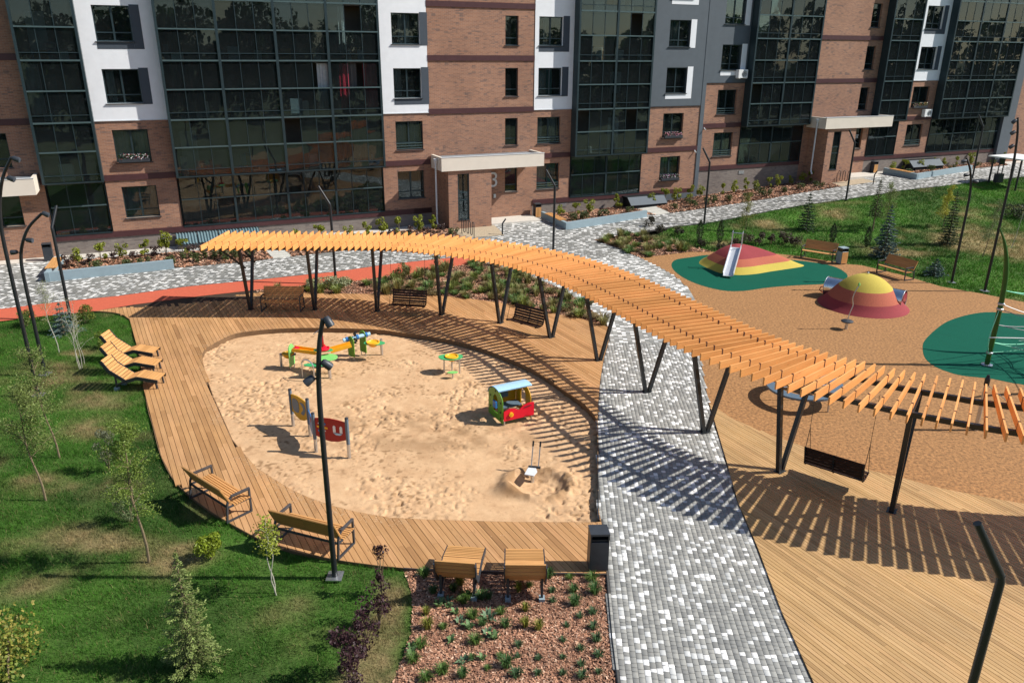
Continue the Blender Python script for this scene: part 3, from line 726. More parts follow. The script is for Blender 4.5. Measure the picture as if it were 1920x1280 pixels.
def make_sand():
    st = 0.036; xs = np.arange(slo[0], shi[0], st); ys = np.arange(slo[1], shi[1], st); gx, gy = np.meshgrid(xs, ys)
    z = sand_height(gx.ravel(), gy.ravel()); edge = np.minimum(z, -0.02)
    ins = inside(gx.ravel(), gy.ravel(), sand_poly).reshape(gx.shape)
    grow = ins.copy()
    for _ in range(5):
        g = grow.copy(); g[1:] |= grow[:-1]; g[:-1] |= grow[1:]; g[:, 1:] |= grow[:, :-1]; g[:, :-1] |= grow[:, 1:]; grow = g
    z = np.where(ins.ravel(), z, edge); nx = gx.shape[1]
    cell = grow[:-1, :-1] & grow[1:, :-1] & grow[:-1, 1:] & grow[1:, 1:]
    r, c = np.nonzero(cell); i = r * nx + c
    x, y = gx.ravel(), gy.ravel()
    r_ = np.hypot(x - DIG[0] - 0.15, (y - DIG[1] - 0.05) / 0.85)
    wet = 0.75 * np.exp(-((r_ - 0.85) / 0.22) ** 2) * (vnoise(x, y, 0.2, 8) > 0.42) + 0.6 * np.exp(-(((x - DIG[0] + 0.7) / 0.35) ** 2 + ((y - DIG[1] + 0.55) / 0.22) ** 2))
    fl = np.clip((vnoise(x, y, 0.085, 140) - 0.66) * 6, 0, 1) * np.clip((fbm(x, y, 0.9, 150, 3) - 0.40) * 5, 0, 1); tr = np.exp(-(((x + 2.2) / 4.0) ** 2 + ((y - 21.3) / 1.5) ** 2)) * np.clip((fbm(x, y, .5, 160, 3) - .42) * 4, 0, 1)
    wet = np.maximum(wet, np.maximum(.85 * fl, .7 * tr))
    me = mesh_np('sand', np.c_[x, y, z], np.c_[i, i + 1, i + 1 + nx, i + nx], M['sand'], {'wet': np.clip(wet, 0, 1)}, True)
    bm = bmesh.new(); bm.from_mesh(me); bmesh.ops.delete(bm, geom=[v for v in bm.verts if not v.link_faces], context='VERTS'); bm.to_mesh(me); bm.free()
    structure(obj('sand', me))
make_sand()
def on_sand(px, py):
    q = P(px, py, z=-0.1)
    for _ in range(4): q = P(px, py, z=float(sand_height(np.array([q[0]]), np.array([q[1]]))[0]))
    return q

# ------------------------------------------------------------------ apartment building (local frame: x along facade, -y outwards)
BLD = thing('apartment_building', (FAC0[0], FAC0[1], 0), FAC_A, 'long apartment block of red brick, white and grey render with dark glazed balconies', 'building')
FLOORS_TOP = 19.6
def wall(name, mat, u0, u1, z0, z1, holes, n=0.0, reveal=0.24):
    mb = MB(); us = sorted({u0, u1, *[h[0] for h in holes], *[h[1] for h in holes]}); zs = sorted({z0, z1, *[h[2] for h in holes], *[h[3] for h in holes]})
    for a, b in zip(us[:-1], us[1:]):
        for c, d in zip(zs[:-1], zs[1:]):
            cu, cz = (a + b) / 2, (c + d) / 2
            if any(h[0] < cu < h[1] and h[2] < cz < h[3] for h in holes): continue
            mb.quad((a, -n, c), (b, -n, c), (b, -n, d), (a, -n, d))
    for a, b, c, d in holes:
        y0, y1 = -n, -n + reveal
        mb.quad((a, y0, c), (a, y1, c), (a, y1, d), (a, y0, d)); mb.quad((b, y1, c), (b, y0, c), (b, y0, d), (b, y1, d))
        mb.quad((a, y0, d), (a, y1, d), (b, y1, d), (b, y0, d)); mb.quad((a, y1, c), (a, y0, c), (b, y0, c), (b, y1, c))
    return mb.build(name, mat, BLD)
def curtain_mesh(u0, u1, z0, z1, y, waves):
    n = max(8, int((u1 - u0) / 0.035)); V = []; F = []
    for i in range(n + 1):
        u = u0 + (u1 - u0) * i / n; yy = y + 0.03 * math.sin(i * waves) + 0.012 * math.sin(i * 2.3)
        V += [(u, yy, z0), (u, yy, z1)]
    for i in range(n): F.append((2 * i, 2 * i + 2, 2 * i + 3, 2 * i + 1))
    return MB().add(V, F)
def window(u0, u1, z0, z1, curtains=(), rail=False, split=0.5, transom=True, n=0.0):
    y = -n + 0.16; w = 0.055; mb = MB()
    um = u0 + (u1 - u0) * split; zt = z0 + 0.42
    mb.span(u0, u0 + w, y, y + .07, z0, z1); mb.span(u1 - w, u1, y, y + .07, z0, z1); mb.span(u0 + w, u1 - w, y, y + .07, z0, z0 + w); mb.span(u0 + w, u1 - w, y, y + .07, z1 - w, z1)
    wide = (u1 - u0) > 1.2
    if wide: mb.span(um - .045, um + .045, y - .002, y + .066, z0 + w, z1 - w)
    cells = [(u0 + w, um - .045), (um + .045, u1 - w)] if wide else [(u0 + w, u1 - w)]
    if transom:
        for a, b in cells: mb.span(a, b, y + .002, y + .068, zt - .03, zt + .03)
    f = mb.build('window', M['alu'], BLD)
    zz = [(z0 + w, zt - .03), (zt + .03, z1 - w)] if transom else [(z0 + w, z1 - w)]
    for a, b in cells:
        for c, d in zz: MB().span(a, b, y + .03, y + .04, c, d).build('pane', M['glass_win'], f)
    MB().span(u0 - .06, u1 + .06, -n - .07, y, z0 - .04, z0 - 0.001).build('sill', M['graphite'], f)
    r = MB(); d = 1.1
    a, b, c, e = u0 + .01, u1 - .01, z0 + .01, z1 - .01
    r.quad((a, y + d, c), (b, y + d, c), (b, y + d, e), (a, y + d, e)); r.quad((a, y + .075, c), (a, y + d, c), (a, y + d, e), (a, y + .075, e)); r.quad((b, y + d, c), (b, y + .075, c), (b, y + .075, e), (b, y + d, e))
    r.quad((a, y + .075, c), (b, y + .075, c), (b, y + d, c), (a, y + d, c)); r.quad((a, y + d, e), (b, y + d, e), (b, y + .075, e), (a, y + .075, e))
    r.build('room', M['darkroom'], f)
    for (a, b, mt) in curtains:
        curtain_mesh(u0 + (u1 - u0) * a, u0 + (u1 - u0) * b, z0 + .1, z1 - .03, y + .28, 0.9).build('curtain', M[mt], f)
    if rail:
        rb = MB()
        for k in range(3): rb.span(u0 + .02, u1 - .02, -n + .02, -n + .05, z0 + .07 + k * .15, z0 + .11 + k * .15)
        rb.build('rail', M['alu_light'], f)
    return f
def band(u0, u1, z, n=0.0, h=0.31): MB().span(u0, u1, -n - .05, -n + .02, z, z + h).build('band', M['band'], BLD)
def accent(u0, u1, z0, z1, mat, n=0.0): MB().span(u0, u1, -n - .012, -n + .01, z0, z1).build('accent_panel', M[mat], BLD)

SILLS = [2.25, 5.20, 8.20, 11.20, 14.2, 17.2]; WH = 1.68
def render_column(u0, u1, wu0, wu1, off, mat, acc, accents, curt, rails, split=0.5):
    """brick below the third floor, render above, one window per storey"""
    holes = [(wu0, wu1, s + off, s + off + WH) for s in SILLS]; cut = 7.36 + off
    wall('brick_wall', M['brick'], u0, u1, 1.55 + off, cut, holes[:2]); wall('render_panel', M[mat], u0, u1, cut, FLOORS_TOP + off, holes[2:], 0.03)
    MB().span(u0, u1, -0.06, -0.031, cut - .03, cut + .01).build('drip_edge', M['pale_paint' if mat == 'white' else 'graphite'], BLD)
    MB().span(u0, u1, 0.0, 0.25, -0.2, 1.3 + off).build('plinth', M['plinth'], BLD)
    band(u0, u1, 1.28 + off); band(u0, u1, 4.28 + off)
    for k, h in enumerate(holes):
        window(*h, curtains=curt.get(k, ()), rail=k in rails, split=split, n=0.03 if k > 1 else 0.0)
    for k, right, below in accents:
        z0 = SILLS[k] + off
        if right: accent(wu1 + .002, wu1 + .46, z0 - (.36 if below else .06), z0 + WH + .06, acc, 0.03)
        if below: accent(wu0, wu1 + .001, z0 - .36, z0 - .045, acc, 0.03)
cg, ct = 'curtain_grey', 'curtain_teal'
render_column(-17.93, -14.43, -17.2, -15.5, 0, 'white', 'accent', [(2, 1, 0), (3, 1, 1), (4, 1, 0), (5, 1, 1)], {0: [(0.03, .47, cg), (.53, .97, cg)], 1: [(0.02, .98, cg)], 2: [(.08, .3, cg)], 3: []}, ())
render_column(-2.84, 0.16, -1.95, -0.25, 0, 'white', 'accent', [(2, 1, 1), (3, 1, 0), (4, 1, 1), (5, 1, 0)], {1: [(.02, .45, cg), (.6, .95, cg)], 3: [(.3, .7, cg)], 2: [(.02, .35, cg)]}, (1,))
render_column(7.22, 9.97, 7.5, 9.18, 0, 'white', 'accent', [(2, 1, 0), (3, 1, 1), (4, 1, 0), (5, 1, 1)], {0: [(.05, .5, cg), (.6, .95, ct)], 1: [(.02, .3, cg), (.55, .95, cg)], 2: [(.02, .45, cg), (.45, .7, ct)], 3: [(.3, .6, cg)]}, (0, 1))
render_column(15.64, 20.3, 17.22, 18.92, 0, 'grey', 'white', [(2, 1, 1), (3, 1, 0), (4, 1, 1), (5, 1, 0)], {0: [(.05, .4, ct), (.45, .75, ct)], 1: [(.0, .25, cg)], 3: [(.05, .3, cg), (.35, .62, ct)]}, ())
render_column(20.62, 24.03, 21.72, 23.42, 1.5, 'grey', 'white', [(2, 1, 1), (3, 1, 0), (4, 1, 1), (5, 1, 0)], {0: [(.05, .3, ct), (.35, .75, ct)], 1: [(.0, .3, cg)]}, (0, 1))
render_column(40.2, 43.85, 41.2, 43.05, 1.5, 'white', 'accent', [(2, 1, 0), (3, 1, 1), (4, 1, 0), (5, 1, 1)], {0: [(.2, .5, ct), (.55, .7, cg)], 1: [(.6, .9, cg)]}, (0,))
# corner strip at the step between the two sections
MB().span(20.3, 20.62, -0.05, 0.2, -0.2, 21.1).build('corner_strip', M['grey'], BLD)
def brick_column(u0, u1, wu0, wu1, off, lo_from=0, door=True, bands=True, base=0.0):
    holes = [(wu0, wu1, s + off, s + off + (WH if s > 3 else 1.55)) for s in SILLS[lo_from:]]
    wall('brick_wall', M['brick'], u0, u1, base, FLOORS_TOP + off, holes)
    for h in holes: window(*h, transom=True)
    if bands:
        for k in range(2, 7): band(u0, u1, (1.29, 4.28, 7.25, 10.30, 13.27, 16.27, 19.2)[k] + off)
brick_column(-31, -20.74, -22.95, -21.95, 0); brick_column(0.16, 7.22, 5.22, 6.1, 0); brick_column(30.08, 36.95, 35.4, 36.35, 1.5)
band(-31, -20.74, 4.28); band(6.9, 7.22, 4.28); band(-1.0, 0.16, 1.28); band(35.6, 36.95, 1.28 + 1.5)
wall('brick_wall', M['brick'], 54.0, 62, 0, 21, [])

# glazed balconies ------------------------------------------------
def glazed(u0, mods, off, z_top, n_bay=0.65, curtains=(), opened=(), ground=True):
    """mods: module widths; three panes per module; per storey: low strip, lower light, upper light"""
    u1 = u0 + sum(mods); base = 4.40 + off; st = 2.955; fr = MB(); y0, y1 = -n_bay, -n_bay + 0.07
    nf = int(math.ceil((z_top - base) / st))
    b = thing('glazed_balcony'); b.parent = BLD
    edges = [u0]
    for w in mods: edges.append(edges[-1] + w)
    for i, e in enumerate(edges):
        w = 0.07 if 0 < i < len(edges) - 1 else 0.06
        c = e + (0.06 if i == 0 else -0.06 if i == len(edges) - 1 else 0)
        fr.span(c - w, c + w, y0 - .03, y1 + .03, base - .06, z_top)
    for e in (u0 + .0, u1 - .0):
        s = 1 if e == u0 else -1
        fr.span(e, e + s * .05, y1 + .03, 0.05, base - .06, z_top)
    fr.span(u0 + .121, u1 - .121, y0 - .02, y1, base - .06, base - .002)
    rails = []; cells = []
    for k in range(nf):
        z = base + k * st; t = min(z + st, z_top)
        rows = [(z + .03, z + .33), (z + .37, z + 1.48), (z + 1.55, t - .05)]
        rails += [(z + .33, z + .37, 0), (z + 1.48, z + 1.55, 1), (t - .05, t + .03, 1)]
        cells.append(rows)
    lite = MB()
    for a, c_, big in rails:
        for e0, e1 in zip(edges[:-1], edges[1:]):
            l, r = e0 + (.121 if e0 == u0 else .071), e1 - (.121 if e1 == u1 else .071)
            (MB().span(l, r, y0 - .035, y1, a, c_).build('rail', M['alu_light'], b) if big else fr.span(l, r, y0, y1, a, c_))
    for k, rows in enumerate(cells):
        for ri, (a, c_) in enumerate(rows):
            for mi, (e0, e1) in enumerate(zip(edges[:-1], edges[1:])):
                l, r = e0 + (.121 if e0 == u0 else .071), e1 - (.121 if e1 == u1 else .071)
                for j in range(1, 3):
                    x = l + (r - l) * j / 3; fr.span(x - .017, x + .017, y0 + .012, y1 - .005, a, c_)
                for j in range(3):
                    if (k, ri, mi * 3 + j) in opened: continue
                    pa_, pb_ = l + (r - l) * j / 3 + (.017 if j else 0), l + (r - l) * (j + 1) / 3 - (.017 if j < 2 else 0)
                    p = MB().box((0, 0, 0), (pb_ - pa_, .012, c_ - a)).build('pane', M['glass'], b); p.location = ((pa_ + pb_) / 2, y0 + .036, (a + c_) / 2); p.rotation_euler = (random.gauss(0, .006), 0, random.gauss(0, .007))
    fr.build('frame', M['alu'], b)
    inn = MB()
    inn.quad((u0 + .05, .9, 0.2), (u1 - .05, .9, 0.2), (u1 - .05, .9, z_top), (u0 + .05, .9, z_top))
    inn.quad((u0 + .05, .06, .2), (u0 + .05, .9, .2), (u0 + .05, .9, z_top), (u0 + .05, .06, z_top)); inn.quad((u1 - .05, .9, .2), (u1 - .05, .06, .2), (u1 - .05, .06, z_top), (u1 - .05, .9, z_top))
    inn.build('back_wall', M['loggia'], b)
    sl = MB()
    for k in range(nf + 1): sl.span(u0 + .06, u1 - .06, y1 + .01, .88, base + k * st - .10, base + k * st + .005)
    sl.build('floor_slab', M['slab'], b)
    for k in range(nf):
        for e0, e1 in zip(edges[:-1], edges[1:]):
            z = base + k * st
            if random.random() < .8: MB().span(e0 + .5, e0 + 1.35, .86, .895, z + .1, z + 2.25).build('balcony_door', M[random.choice(('pale_paint', 'alu_light', 'slab'))], b)
            for _ in range(random.randint(1, 4)):
                x = random.uniform(e0 + .2, e1 - .7); w = random.uniform(.25, .7); h = random.uniform(.25, 1.0); yy = random.uniform(-.2, .5)
                MB().span(x, x + w, yy, yy + .3, z + .006, z + h).build('stored_item', M[random.choice(('pale_paint', 'slab', 'oak_panel', 'planter', 'white_plastic', 'g_slate', 'fascia', 'galv', 'curtain_grey'))], b)
            if random.random() < .3: curtain_mesh(e0 + random.uniform(.1, .8), e0 + random.uniform(1.0, 2.4), z + .4, z + 2.8, y1 + .3, 0.8).build('curtain', M[random.choice((cg, 'slab', ct))], b)
    for (k, a, c_, mt) in curtains:
        z = base + k * st; curtain_mesh(u0 + a, u0 + c_, z + .4, z + 2.8, y1 + .22, 0.8).build('curtain', M[mt], b)
    if not ground: return b
    # recessed ground storey
    g = MB(); gl = MB(); zb, zm, zt = 1.60 + off, 3.03 + off, 4.22 + off
    l0, r0 = u0 + .05, u1 - .05
    for e in edges: g.span(max(l0, e - .06), min(r0, e + .06), -.06, .04, zb, zt)
    g.span(l0, r0, -.05, .045, zt, 4.30 + off); g.span(l0, r0, -.07, .05, zb - .06, zb)
    for e0, e1 in zip(edges[:-1], edges[1:]):
        l, r = max(l0, e0) + .061, min(r0, e1) - .061
        MB().span(l, r, -.075, .03, zm, zm + .06).build('rail', M['alu_light'], b)
        for a, c_ in ((zb, zm), (zm + .06, zt)):
            for j in range(1, 3): x = l + (r - l) * j / 3; g.span(x - .017, x + .017, -.03, .02, a, c_)
            for j in range(3):
                MB().span(l + (r - l) * j / 3 + (.017 if j else 0), l + (r - l) * (j + 1) / 3 - (.017 if j < 2 else 0), -.012, 0, a, c_).build('pane', M['glass'], b)
    g.build('frame', M['alu'], b)
    MB().span(u0, u1, 0.0, 0.25, -0.2, 1.3 + off).build('plinth', M['plinth'], BLD); band(u0, u1, 1.28 + off)
    return b
glazed(-20.74, [2.81], 0, 19.2, curtains=[(1, .15, .8, cg)])
glazed(-14.43, [2.92, 2.95, 2.79, 2.93], 0, 19.2, curtains=[(1, 9.25, 9.75, 'curtain_red'), (1, 10.6, 11.4, 'curtain_red'), (1, 8.0, 8.7, cg)],
       opened={(2, 2, 10), (1, 2, 8), (1, 2, 10), (0, 2, 6)})
glazed(9.97, [2.83, 2.84], 0, 19.2, opened={(2, 2, 4), (0, 2, 0), (0, 2, 4)})
glazed(24.03, [3.02, 3.03], 1.5, 20.6, curtains=[(2, 2.6, 3.8, cg), (1, 2.2, 2.8, cg)], opened={(0, 2, 0)})
glazed(36.95, [3.25], 1.5, 20.6)
glazed(43.85, [2.9, 2.9, 2.9], 1.5, 20.6, curtains=[(0, 3.1, 5.4, cg), (1, 6.3, 8.0, cg)])
MB().span(52.55, 54, -.3, .3, 0, 21).build('corner_strip', M['grey'], BLD)
# building body and roof behind the facade
body = MB(); body.span(-31, 20.45, 1.4, 14, 0, 19.55); body.span(20.46, 62, 1.4, 14, 0, 21.05); body.build('building_body', M['plinth'], BLD)
MB().span(-31.2, 62.2, -0.1, 14.2, 21.06, 21.3).build('roof', M['roofing'], BLD)

# entrance porches -------------------------------------------------
def porch(u, off, room=(0.45, 3.28), glaz=(1.05, 1.80), width=6.84, depth=2.0, number=None, cut=None):
    p = thing('entrance_porch'); p.parent = BLD
    z0, z1 = 4.08 + off, 4.88 + off; a, b = u, u + width
    c = MB(); t = .16
    c.span(a, b, -depth, -depth + t, z0, z1); c.span(a, a + t, -depth + t, -.06, z0, z1); c.span(b - t, b, -depth + t, -.06, z0, z1)
    c.span(a + t, b - t, -depth + t, -.06, z0, z0 + .12); c.build('canopy', M['cream'], p)
    MB().span(a + t + .01, b - t - .01, -depth + t + .01, -.07, z0 + .121, z0 + .68).build('canopy_roof', M['roofing'], p)
    MB().span(a - .02, b + .02, -depth - .02, -depth + .10, z1 + .002, z1 + .025).build('coping', M['pale_paint'], p)
    if room:
        r0, r1 = u + room[0], u + room[1]; g0, g1 = u + glaz[0], u + glaz[1]; gz0, gz1 = 1.05 + off, 3.86 + off; y = -depth + .12; zb = -.1
        w = MB()
        for (x0, x1, q0, q1) in ((r0, g0, zb, z0), (g1, r1, zb, z0), (g0, g1, zb, gz0), (g0, g1, gz1, z0)): w.quad((x0, y, q0), (x1, y, q0), (x1, y, q1), (x0, y, q1))
        w.quad((r0, 0, zb), (r0, y, zb), (r0, y, z0), (r0, 0, z0)); w.quad((r1, y, zb), (r1, 0, zb), (r1, 0, z0), (r1, y, z0))
        for x, s in ((g0, 1), (g1, -1)): w.quad((x, y, gz0), (x, y + .12, gz0), (x, y + .12, gz1), (x, y, gz1))
        w.build('brick_wall', M['brick'], p)
        f = MB(); f.span(g0, g0 + .07, y + .05, y + .12, gz0, gz1); f.span(g1 - .07, g1, y + .05, y + .12, gz0, gz1)
        hz = [gz0, gz0 + 1.22, gz0 + 1.68, gz1]
        for q in hz: f.span(g0 + .07, g1 - .07, y + .05, y + .12, q - (.0 if q == gz0 else .035), q + (.0 if q == gz1 else .035))
        fo = f.build('stair_window', M['alu'], p)
        for q0, q1 in zip(hz[:-1], hz[1:]): MB().span(g0 + .07, g1 - .07, y + .09, y + .10, q0 + .035, q1 - .035).build('pane', M['glass_win'], p)
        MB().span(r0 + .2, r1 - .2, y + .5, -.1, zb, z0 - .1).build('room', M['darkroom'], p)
        MB().span(g0 - .03, g1 + .03, y - .04, y, gz0 - .04, gz0 - .001).build('sill', M['graphite'], p)
        d = MB(); d.span(r1 - .002, r1 + .05, -1.45, -.5, .3 + off * .8, 2.5 + off); d.build('door', M['graphite'], p)
        pt = [(u - .12, -depth + .75, z0 + .5), (u - .12, -depth + .75, z0 + .3), (u - .12, -depth + .75, 1.0 + off), (u - .12, -depth + .6, .72 + off)]
        dp = MB().tube(pt, .055, 8); dp.lathe([(.055, 0), (.13, .22), (.13, .3)], 8, (u - .12, -depth + .75, z0 + .38)); dp.build('downpipe', M['pale_paint'], p)
        MB().span(r1 + .05, b, -depth + .2, 0, .35 + off * .75, .62 + off * .8).build('threshold', M['concrete'], p)
    if number:
        cu = bpy.data.curves.new('digit', 'FONT'); cu.body = number; cu.size = 1.35; cu.extrude = .01; cu.align_x = 'CENTER'
        to = bpy.data.objects.new('digit', cu); COL.objects.link(to); bpy.context.view_layer.update()
        me = bpy.data.meshes.new_from_object(to.evaluated_get(bpy.context.evaluated_depsgraph_get())); bpy.data.objects.remove(to)
        me.materials.clear(); me.materials.append(M['pale_paint'])
        o = obj('house_number', me, p); o.location = (4.42, -.03, 2.63 + off); o.rotation_euler = (RAD(90), 0, 0)
        MB().span(4.40, 4.56, -.06, -.0, 1.92 + off, 2.16 + off).build('intercom', M['galv'], p)
    return p
porch(0.2, 0, number='3'); porch(30.3, 1.5)
porch(-30.0, 0.0, room=None, width=9.08)

# doors wells and roofs at the plinth --------------------------------
def fobj(mb, name, mat, parent=None): 
    o = mb.build(name, mat, parent)
    if parent is None: o.location = (FAC0[0], FAC0[1], 0); o.rotation_euler = (0, 0, FAC_A)
    return o
def fthing(name, label, cat, group=None): return thing(name, (FAC0[0], FAC0[1], 0), FAC_A, label, cat, group)
def cellar_roof(u0, u1, z0, z1, d, panels, label):
    t = fthing('cellar_roof', label, 'shelter'); n = int((u1 - u0) / panels / .16)
    for k in range(panels):
        a, b = u0 + (u1 - u0) * k / panels + .02, u0 + (u1 - u0) * (k + 1) / panels - .02; V = []; F = []
        m_ = n * 4
        for i in range(m_ + 1):
            x = a + (b - a) * i / m_; h = .035 * math.sin(i * math.pi / 2)
            V += [(x, -.06, z1 + h), (x, -d, z0 + h)]
        for i in range(m_): F.append((2 * i, 2 * i + 1, 2 * i + 3, 2 * i + 2))
        MB().add(V, F).build('roof_sheet', M['corrugated'], t)
    MB().span(u0 + .05, u1 - .05, -d + .1, -.1, .2, z0 - .06).build('well_wall', M['plinth'], t)
    MB().span(u0, u1, -d - .02, -d + .03, z0 - .12, z0 - .035).build('gutter', M['graphite'], t)
cellar_roof(-14.9, -10.4, 0.80, 1.22, 1.0, 4, 'corrugated teal sheet roof over a cellar well at the brick wall')
def cellar_box(u0, u1, zb, zt, d, label):
    t = fthing('cellar_entry', label, 'shelter')
    MB().prism([(0, zb), (d, zb), (d, zt - .45), (d - .5, zt), (0, zt)], u1 - u0 - .3, (( u0 + u1) / 2 + .15, 0, 0), (0, -1, 0), (0, 0, 1)).build('casing', M['matte_black'], t)
    MB().prism([(0, zb), (d, zb), (d, zt - .45), (d - .5, zt), (0, zt)], .02, (u0 + .13, 0, 0), (0, -1, 0), (0, 0, 1)).build('dark_opening', M['black'], t)
    MB().span(u0, u1, -d + .5, 0, zt + .005, zt + .05).build('roof', M['matte_black'], t)
    MB().bar(((u0 + u1) / 2, -d + .47, zt + .03), ((u0 + u1) / 2, -d - .06, zt - .45), u1 - u0, .05, (0, 1, 0)).build('hatch', M['grey'], t)
cellar_box(14.2, 17.2, .3, 1.35, 1.2, 'low dark cellar entry box with sloped lid in the bed by the brick wall')
MB().span(17.2, 20.3, -.12, 0, 0.2, 1.27).build('plinth_cladding', M['grey'], BLD)
cellar_box(41.4, 45.0, 1.2, 2.55, 1.1, 'low dark cellar entry box behind the planter by the unnumbered entrance')
for u, z in ((-15.6, 1.0), (24.3, 2.35), (9.3, .95)):
    v = MB(); v.span(u, u + .5, -.03, .02, z, z + .24); o = v.build('vent_grille', M['galv'], BLD)
def aircon(u, z, n, label):
    t = fthing('air_conditioner', label, 'air conditioner')
    MB().span(u, u + .8, -n - .38, -n - .06, z, z + .56).build('casing', M['white_plastic'], t)
    f = MB()
    for r in (.08, .14, .20): f.tube([(u + .5 + r * math.cos(a), -n - .39, z + .28 + r * math.sin(a)) for a in np.linspace(0, 2 * math.pi, 20)], .010, 5)
    for k in range(6): a = k * math.pi / 3; f.bar((u + .5, -n - .392, z + .28), (u + .5 + .22 * math.cos(a), -n - .392, z + .28 + .22 * math.sin(a)), .01, .01, (0, 1, 0))
    f.build('fan_guard', M['graphite'], t)
    for x in (u + .1, u + .7): MB().span(x - .02, x + .02, -n - .42, -n, z - .05, z - .002).build('bracket', M['pale_paint'], t)
q = -0.03
aircon(23.05, 9.18, .03, 'white air conditioner unit on the grey render beneath a window'); aircon(42.55, 6.05, 0, 'white air conditioner unit below the flower box by the unnumbered entrance')
for u, z, lb in ((20.1, 4.2, 'small white surveillance camera on the brick below the lower brown band'), (20.75, 5.75, 'small white surveillance camera on the brick below the stepped brown band')):
    t = fthing('wall_camera', lb, 'camera', 'wall cameras'); mb = MB(); mb.tube([(u, -.05, z), (u, -.22, z - .05)], .04, 8); mb.build('camera_body', M['white_plastic'], t); MB().span(u - .03, u + .03, -.06, 0, z, z + .1).build('bracket', M['pale_paint'], t)

# ------------------------------------------------------------------ pergola
NEAR = [(375, 461), (480, 461.5), (630, 461.5), (730, 462.5), (792, 467), (855, 475), (905, 482), (945, 490), (990, 502.5), (1037.5, 519), (1091, 544), (1149, 575), (1196, 602), (1247.5, 630), (1294, 654), (1345, 676.5), (1406, 699), (1447.5, 712.5), (1514, 733), (1587, 752), (1642, 765), (1699, 777), (1752, 787), (1812, 799), (1873, 810), (1904, 814)]
ZT, SL, SLAT_H = 3.2, 2.93, 0.215
near = smooth_path(PZ(NEAR, ZT), 8)
for _ in range(30):
    near[1:-1] = 0.25 * near[:-2] + 0.5 * near[1:-1] + 0.25 * near[2:]
# carry on past the frame along the same bend
h1 = near[-1] - near[-12]; ang = math.atan2(h1[1], h1[0]); L1 = near[-1].copy(); ext = []
for k in range(60): ang += RAD(0.3); L1 = L1 + 0.1 * np.array([math.cos(ang), math.sin(ang)]); ext.append(L1.copy())
near = np.vstack([near, ext])
s_ = np.concatenate([[0], np.cumsum(np.hypot(*np.diff(near, axis=0).T))])
def near_at(s):
    q = np.array([np.interp(s, s_, near[:, 0]), np.interp(s, s_, near[:, 1])])
    e = 0.35; a = np.array([np.interp(s - e, s_, near[:, 0]), np.interp(s - e, s_, near[:, 1])]); b = np.array([np.interp(s + e, s_, near[:, 0]), np.interp(s + e, s_, near[:, 1])])
    d = (b - a) / np.hypot(*(b - a)); nn = np.array([-d[1], d[0]]); k = RAD(-4.5); return q, np.array([nn[0] * math.cos(k) - nn[1] * math.sin(k), nn[0] * math.sin(k) + nn[1] * math.cos(k)])
PG = thing('pergola', (0, 0, 0), 0, 'long curved pergola of orange timber slats on black V-shaped posts', 'pergola')
slat_me = MB().box((SL / 2, 0, -SLAT_H / 2), (SL, 0.042, SLAT_H)).mesh('slat', M['slat'])
br_me = {}
sg = np.arange(0.01, s_[-1] - .02, 0.02); cg_ = np.array([near_at(s)[0] + near_at(s)[1] * SL / 2 for s in sg]); ca = np.concatenate([[0], np.cumsum(np.hypot(*np.diff(cg_, axis=0).T))])
n_slats = int(ca[-1] / 0.292); bmb = MB()
for i in range(n_slats + 1):
    q, nn = near_at(float(np.interp(i * 0.292, ca, sg)))
    o = obj('slat', slat_me, PG); o.location = (q[0], q[1], ZT + random.uniform(-.004, .004)); o.rotation_euler = (0, random.uniform(-.003, .003), math.atan2(nn[1], nn[0]) + random.uniform(-.004, .004))
    for fr_ in (0.75, 2.3):
        c = q + nn * fr_; bmb.box((c[0], c[1], ZT - .1), (0.028, 0.052, SLAT_H + .012), math.atan2(nn[1], nn[0]))
o = bmb.build('bracket', M['band'], PG); o['kind'] = 'stuff'
for fr_, nm in ((0.75, 'beam'), (2.3, 'beam')):
    mb = MB(); ss = np.arange(0.01, s_[-1], 0.6); pts = []
    for s in ss: q, nn = near_at(s); c = q + nn * fr_; pts.append((c[0], c[1], ZT - SLAT_H - .065))
    for a, b in zip(pts[:-1], pts[1:]): mb.bar(a, b, .10, .13)
    mb.build(nm, M['black'], PG)
VB = [(470, 580), (590, 580), (707, 583), (828, 590), (938, 605), (1033, 632), (1122, 675), (1213, 733), (1322, 808), (1462, 883), (1672, 957)]
vbase = [P(*b, z=DECK_Z)[:2] for b in VB]
ext_s = None
for b in vbase:
    d = np.hypot(near[:, 0] - b[0], near[:, 1] - b[1]); s = s_[np.argmin(d)]; ext_s = s
    ss = np.linspace(s - 1.5, s + 1.5, 61); best = min(ss, key=lambda t: abs(np.dot(b - near_at(t)[0], np.array([near_at(t)[1][1], -near_at(t)[1][0]]))))
    q, nn = near_at(best); tdir = np.array([nn[1], -nn[0]])
    zt = ZT - SLAT_H - .12
    for k, fr_ in enumerate((0.75, 2.3)):
        c = q + nn * fr_; st = b + nn * (-.05 if k == 0 else .07) + tdir * (.0)
        MB().bar((st[0], st[1], 0.0), (c[0], c[1], zt), .115, .115, (nn[0], nn[1], 0)).build('leg', M['black'], PG)
    MB().bar((*(q + nn * .75), zt + .04), (*(q + nn * 2.3), zt + .04), .08, .08).build('cross_beam', M['black'], PG)
    MB().box((b[0], b[1], DECK_Z + .006), (.3, .22, .012), math.atan2(nn[1], nn[0])).build('foot_plate', M['black'], PG)
